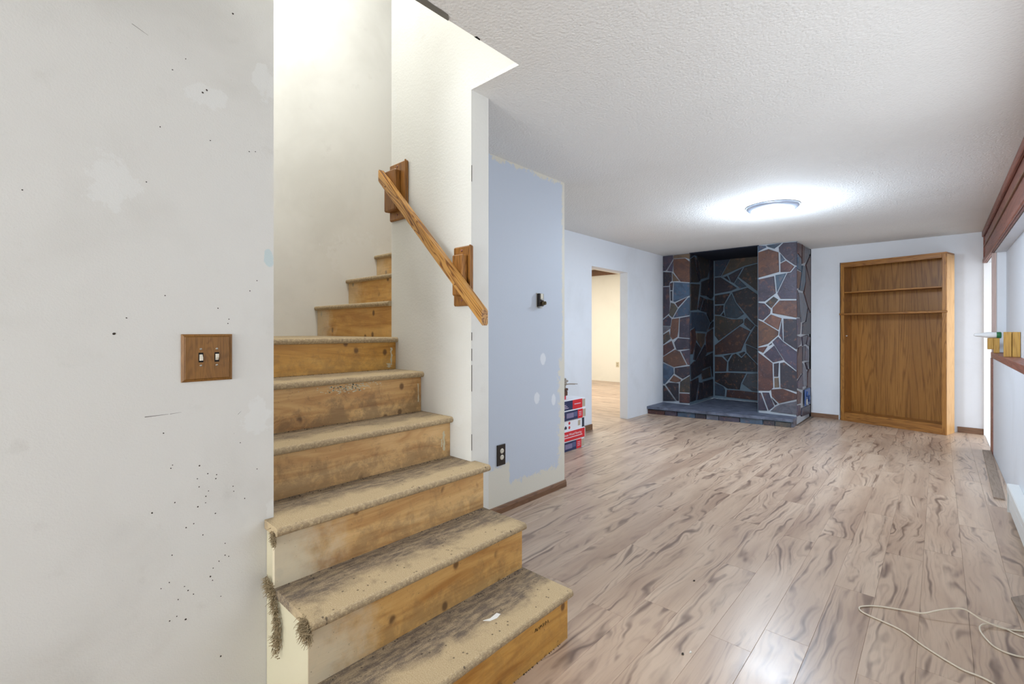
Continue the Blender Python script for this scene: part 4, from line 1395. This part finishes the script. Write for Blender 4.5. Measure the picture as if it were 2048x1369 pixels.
th = thing('thermostat', (XB, 2.71, 1.42), 'bare open thermostat mechanism mounted on the pale blue wall', 'thermostat')
MB().bbox(XB, XB + 0.006, 2.672, 2.735, 1.425, 1.528, 0.001).build('back_plate', M['steel'], th)
MB().bbox(XB + 0.006, XB + 0.026, 2.678, 2.732, 1.43, 1.524, 0.002).build('body', M['brown_plastic'], th)
MB().bbox(XB + 0.026, XB + 0.030, 2.690, 2.722, 1.478, 1.523, 0.001).build('scale_plate', M['ivory'], th)
MB().bbox(XB + 0.030, XB + 0.034, 2.695, 2.725, 1.474, 1.486, 0.001).build('contact_bar', M['steel'], th)
MB().lathe([(0.016, 0), (0.016, 0.018), (0.012, 0.022), (0.012, 0.030), (0.014, 0.030)], XB + 0.026, 2.712, axis=0, seg=18, cz=1.452).build('bimetal_coil', plain('coil_brass', (126, 112, 84), 0.4, 0.5, 0.8), th)
MB().bbox(XB + 0.01, XB + 0.032, 2.684, 2.708, 1.414, 1.430, 0.002).build('lower_clip', M['steel'], th)

oa = thing('power_outlet', (-5.715, 10.0, 0.36), 'small pale outlet on the cream wall seen through the doorway', 'power outlet')
MB().bbox(-5.755, -5.675, 9.992, 10.0, 0.36, 0.485, 0.003).build('plate', plain('beige_plate', (206, 196, 170), 0.5), oa)
for zz in (0.40, 0.445):
    MB().lathe([(0.017, 0), (0.017, -0.003), (0.015, -0.004)], -5.715, 9.992, axis=1, seg=16, cz=zz).build('socket', plain('beige_socket', (176, 164, 138), 0.5), oa)

# ================================================================== cartons of laminate by the doorway
def text_part(name, body, size, loc, mat, parent):
    cu = bpy.data.curves.new(name, 'FONT')
    cu.body = body
    cu.size = size
    cu.extrude = 0.0002
    tmp = bpy.data.objects.new(name, cu)
    COL.objects.link(tmp)
    bpy.context.view_layer.update()
    dg = bpy.context.evaluated_depsgraph_get()
    me = bpy.data.meshes.new_from_object(tmp.evaluated_get(dg))
    bpy.data.objects.remove(tmp)
    me.materials.clear()
    me.materials.append(mat)
    # upright on a face looking along +x, reading towards +y
    me.transform(Matrix(((0, 0, 1, loc[0]), (1, 0, 0, loc[1]), (0, 1, 0, loc[2]), (0, 0, 0, 1))))
    o = bpy.data.objects.new(name, me)
    COL.objects.link(o)
    attach(o, parent)
    return o


BXF = -2.81
specs = ['navyred_photo', 'red', 'white', 'navyred_photo', 'navyred']
labels = ['bottom laminate flooring carton of the stack, navy and red print with floor photo',
          'red laminate flooring carton with white lettering, second from the floor',
          'white laminate flooring carton with small icons in the middle of the stack',
          'navy and red laminate carton with floor photo, second from the top',
          'topmost laminate flooring carton, navy and red print without photo']
for i in range(5):
    z0, z1 = 0.001 + i * 0.1055, 0.1055 + i * 0.1055
    yo = (0.0, 0.012, 0.008, 0.022, 0.024)[i]
    xf = BXF + (0.0, 0.004, -0.006, 0.003, -0.004)[i]
    ye = 4.215 + yo
    bx = thing('flooring_carton', (xf - 0.1, 3.7 + yo, z0), labels[i], 'box', 'laminate flooring cartons by the doorway')
    MB().bbox(xf - 0.21, xf, 3.06 + yo, ye, z0, z1, 0.003).build('carton', M['carton'], bx)
    k = specs[i]
    f0, f1 = xf + 0.0002, xf + 0.0010
    if k.startswith('navyred'):
        split = ye - (0.235 if k == 'navyred' else 0.15)
        MB().box(f0, f1, 3.1, split, z0 + 0.003, z1 - 0.007).build('navy_print', M['carton_navy'], bx)
        rp = MB().box(f0, f1, split, ye - 0.058, z0 + 0.003, z1 - 0.007).build('red_print', M['carton_red'], bx)
        MB().box(f0, f1, ye - 0.055, ye - 0.004, z0 + 0.01, z1 - 0.014).build('end_label', M['carton_tan'], bx)
        if k == 'navyred':
            MB().box(f1, f1 + 0.0005, split + 0.03, ye - 0.09, z0 + 0.05, z0 + 0.058).build('print_line', M['carton_print'], rp)
            for q in range(3):
                MB().box(f1, f1 + 0.0005, 3.75, 3.93 - q * 0.02, z0 + 0.022 + q * 0.016, z0 + 0.028 + q * 0.016).build('print_line', M['carton_print'], bx)
        else:
            MB().box(f1, f1 + 0.0005, split - 0.20, split - 0.075, z0 + 0.026, z1 - 0.028).build('floor_photo', plain('print_photo', (128, 120, 150), 0.5), bx)
            MB().box(f1, f1 + 0.0005, split - 0.07, split - 0.012, z0 + 0.032, z1 - 0.024).build('floor_photo', plain('print_photo_dark', (84, 92, 130), 0.5), bx)
            MB().lathe([(0.018, 0), (0.018, 0.0006)], f1, split - 0.25, axis=0, seg=14, cz=z0 + 0.05).build('red_emblem', M['carton_red'], bx)
            for q in range(3):
                MB().box(f1, f1 + 0.0005, split + 0.02, split + 0.07, z0 + 0.03 + q * 0.018, z0 + 0.036 + q * 0.018).build('print_line', M['carton_print'], rp)
    elif k == 'red':
        rp = MB().box(f0, f1, 3.1, ye - 0.012, z0 + 0.004, z1 - 0.004).build('red_print', M['carton_red'], bx)
        text_part('lettering', 'Laminate Wood Flooring', 0.036, (f1 + 0.0002, ye - 0.44, z0 + 0.055), M['carton'], rp)
        MB().box(f1, f1 + 0.0005, ye - 0.42, ye - 0.06, z0 + 0.034, z0 + 0.041).build('print_line', M['carton'], rp)
    else:
        MB().box(f0, f1, ye - 0.045, ye - 0.003, z0 + 0.004, z1 - 0.004).build('end_label', M['ink'], bx)
        MB().box(f0, f1, ye - 0.12, ye - 0.075, z0 + 0.03, z1 - 0.02).build('barcode', M['carton_tan'], bx)
        for yy in (ye - 0.275,):
            for zz in (z0 + 0.030, z0 + 0.076):
                MB().lathe([(0.016, 0), (0.016, 0.0008)], f0, yy, axis=0, seg=14, cz=zz).build('red_icon', M['carton_red'], bx)
        for yy in (ye - 0.50, ye - 0.425, ye - 0.36):
            MB().prism([(yy, z0 + 0.02), (yy + 0.04, z0 + 0.02), (yy + 0.04, z0 + 0.04), (yy + 0.02, z0 + 0.055), (yy, z0 + 0.04)], 0, f0, f1).build('icon', M['ink'], bx)
# odds and ends on top of the cartons
TZ = 0.5285
o = MB().bbox(-2.93, -2.86, 3.80, 3.955, TZ, TZ + 0.04, 0.004).build('red_tin', M['red_item'], None, base=True)
tag(o, 'small red tin lying on top of the flooring cartons', 'tin')
w = MB()
w.bbox(-2.97, -2.85, 3.76, 3.97, TZ + 0.041, TZ + 0.09, 0.006)
w.bbox(-2.95, -2.86, 3.74, 3.99, TZ + 0.0905, TZ + 0.115, 0.003)
tag(w.build('wood_scrap', M['dark_wood'], None, base=True), 'dark brown scrap of wood stacked on the red tin', 'wood scrap')
w = MB()
rr = random.Random(4)
for k in range(5):
    zz = TZ + 0.1155 + 0.022 * k
    w.bbox(-2.96 + rr.uniform(-0.01, 0.01), -2.85, 3.75, 3.965 + rr.uniform(-0.03, 0.03), zz, zz + 0.0205, 0.006)
for dy in (0.14, 0.19):
    w.tube(smooth_path([(-2.87, 3.93, TZ + 0.15), (-2.865, 4.0, TZ + 0.155 + 0.1 * (dy - 0.14)), (-2.86, 3.97 + dy, TZ + 0.146)], 5), 0.004, 5)
tag(w.build('cloth_bundle', M['rag'], None, base=True), 'folded grey rags with loose ties on top of the carton stack', 'rags')

# ================================================================== right wall: ledge clutter, heater, loose boards
b1 = thing('wooden_bracket', (0.455, 5.75, 1.0255), 'pair of tall yellow wooden blocks standing on the red wood ledge', 'wood block')
MB().bbox(0.408, 0.452, 5.72, 5.78, 1.0255, 1.236, 0.002).build('block', M['block_wood'], b1)
MB().bbox(0.456, 0.502, 5.72, 5.78, 1.0255, 1.236, 0.002).build('block', M['block_wood'], b1)
MB().box(0.452, 0.456, 5.735, 5.765, 1.04, 1.22).build('gap_strip', M['black'], b1)
b2 = thing('wooden_bracket', (0.43, 6.6, 1.0255), 'low pair of yellow wooden blocks at the far end of the ledge', 'wood block')
MB().bbox(0.362, 0.402, 6.66, 6.72, 1.06, 1.172, 0.002).build('block', M['block_wood'], b2)
MB().bbox(0.404, 0.445, 6.66, 6.72, 1.0255, 1.172, 0.002).build('block', M['block_wood'], b2)
cg = thing('caulking_tube', (0.38, 6.69, 1.175), 'white plastic tube with green end lying across the low wooden blocks', 'tube')
MB().lathe([(0.004, 0.0), (0.013, 0.006), (0.017, 0.02), (0.018, 0.05), (0.026, 0.085), (0.03, 0.11), (0.03, 0.185), (0.02, 0.19)], 0.262, 6.69, axis=0, seg=16, cz=1.2025).build('tube', M['white_plastic'], cg)
MB().lathe([(0.031, 0), (0.031, 0.03), (0.025, 0.034)], 0.425, 6.69, axis=0, seg=16, cz=1.2025).build('green_end', M['green_plastic'], cg)

ht = thing('baseboard_heater', (0.375, 3.0, 0.0), 'white metal baseboard heater along the right wall', 'heater')
x0h = 0.345
hp = [(XR - 0.001, 0.195), (XR - 0.001, 0.185), (x0h + 0.004, 0.185), (x0h + 0.004, 0.15), (x0h, 0.15), (x0h, 0.19), (x0h + 0.006, 0.195)]
MB().prism(hp, 1, 1.2, 4.67).build('top_cover', M['white_metal'], ht)
MB().box(XR - 0.004, XR - 0.0008, 1.2, 4.66, 0.02, 0.184).build('back_plate', M['white_metal'], ht)
MB().bbox(x0h + 0.006, x0h + 0.009, 1.2, 4.60, 0.035, 0.125, 0.001).build('front_panel', M['white_metal'], ht)
MB().box(x0h + 0.01, XR - 0.005, 1.25, 4.55, 0.06, 0.15).build('fins', M['black'], ht)
MB().box(x0h + 0.003, XR - 0.001, 4.655, 4.67, 0.0, 0.150).build('end_cap', M['white_metal'], ht)

lb = MB().prism([(0.335, 6.86), (0.300, 4.96), (0.356, 4.956), (0.398, 6.86)], 2, 0.0005, 0.012)
tag(lb.build('loose_board', M['grey_wood'], None, base=True), 'narrow grey loose board lying on the floor beside the right wall', 'board')
lb = MB().prism([(0.247, 3.156), (0.268, 2.94), (0.335, 2.86), (0.338, 3.29)], 2, 0.0005, 0.011)
tag(lb.build('laminate_offcut', M['grey_wood'], None, base=True), 'pale laminate offcut on the floor at the right edge', 'offcut')

# cream cable snaking over the floor
cp = [(0.30, 2.22, 0.004), (0.14, 2.358, 0.004), (0.058, 2.378, 0.004), (-0.04, 2.446, 0.004), (-0.119, 2.518, 0.004), (-0.235, 2.555, 0.004), (-0.262, 2.585, 0.004), (-0.252, 2.617, 0.004),
      (-0.20, 2.665, 0.004), (-0.10, 2.705, 0.006), (-0.05, 2.71, 0.014), (0.0, 2.75, 0.03), (0.045, 2.785, 0.040), (0.085, 2.81, 0.040), (0.135, 2.80, 0.022), (0.20, 2.815, 0.006), (0.265, 2.855, 0.004), (0.32, 2.88, 0.012)]
loop = [(0.34, 2.84, 0.006), (0.255, 2.797, 0.004), (0.20, 2.825, 0.004), (0.158, 2.81, 0.010), (0.128, 2.755, 0.014), (0.130, 2.70, 0.010), (0.160, 2.635, 0.004), (0.2, 2.615, 0.004), (0.25, 2.63, 0.004), (0.34, 2.70, 0.004)]
cb = MB()
cb.tube(smooth_path(cp, 6), 0.0032, 6)
cb.tube(smooth_path(loop, 6), 0.0032, 6)
tag(cb.build('floor_cable', M['cable'], None, base=True), 'thin cream cable looping across the laminate floor', 'cable')
# crumbs
for (x, y, kind) in ((-0.728, 1.765, 'dark_mark'), (-0.709, 1.797, 'paint_chip'), (-0.898, 2.321, 'dark_mark')):
    q = MB()
    rr = random.Random(int(x * 1000))
    poly = [(x + 0.005 * math.cos(a) * rr.uniform(0.4, 1.2), y + 0.007 * math.sin(a) * rr.uniform(0.4, 1.2)) for a in [k * 1.047 for k in range(6)]]
    q.prism(poly, 2, 0.0003, 0.004)
    lab = {(-0.728): 'dark crumb of debris on the floor beside a pale paint chip', (-0.709): 'pale paint chip on the floor in front of the stairs', (-0.898): 'dark crumb alone on the floor right of the second step'}[x]
    tag(q.build('debris', M[kind], None, base=True), lab, 'debris')
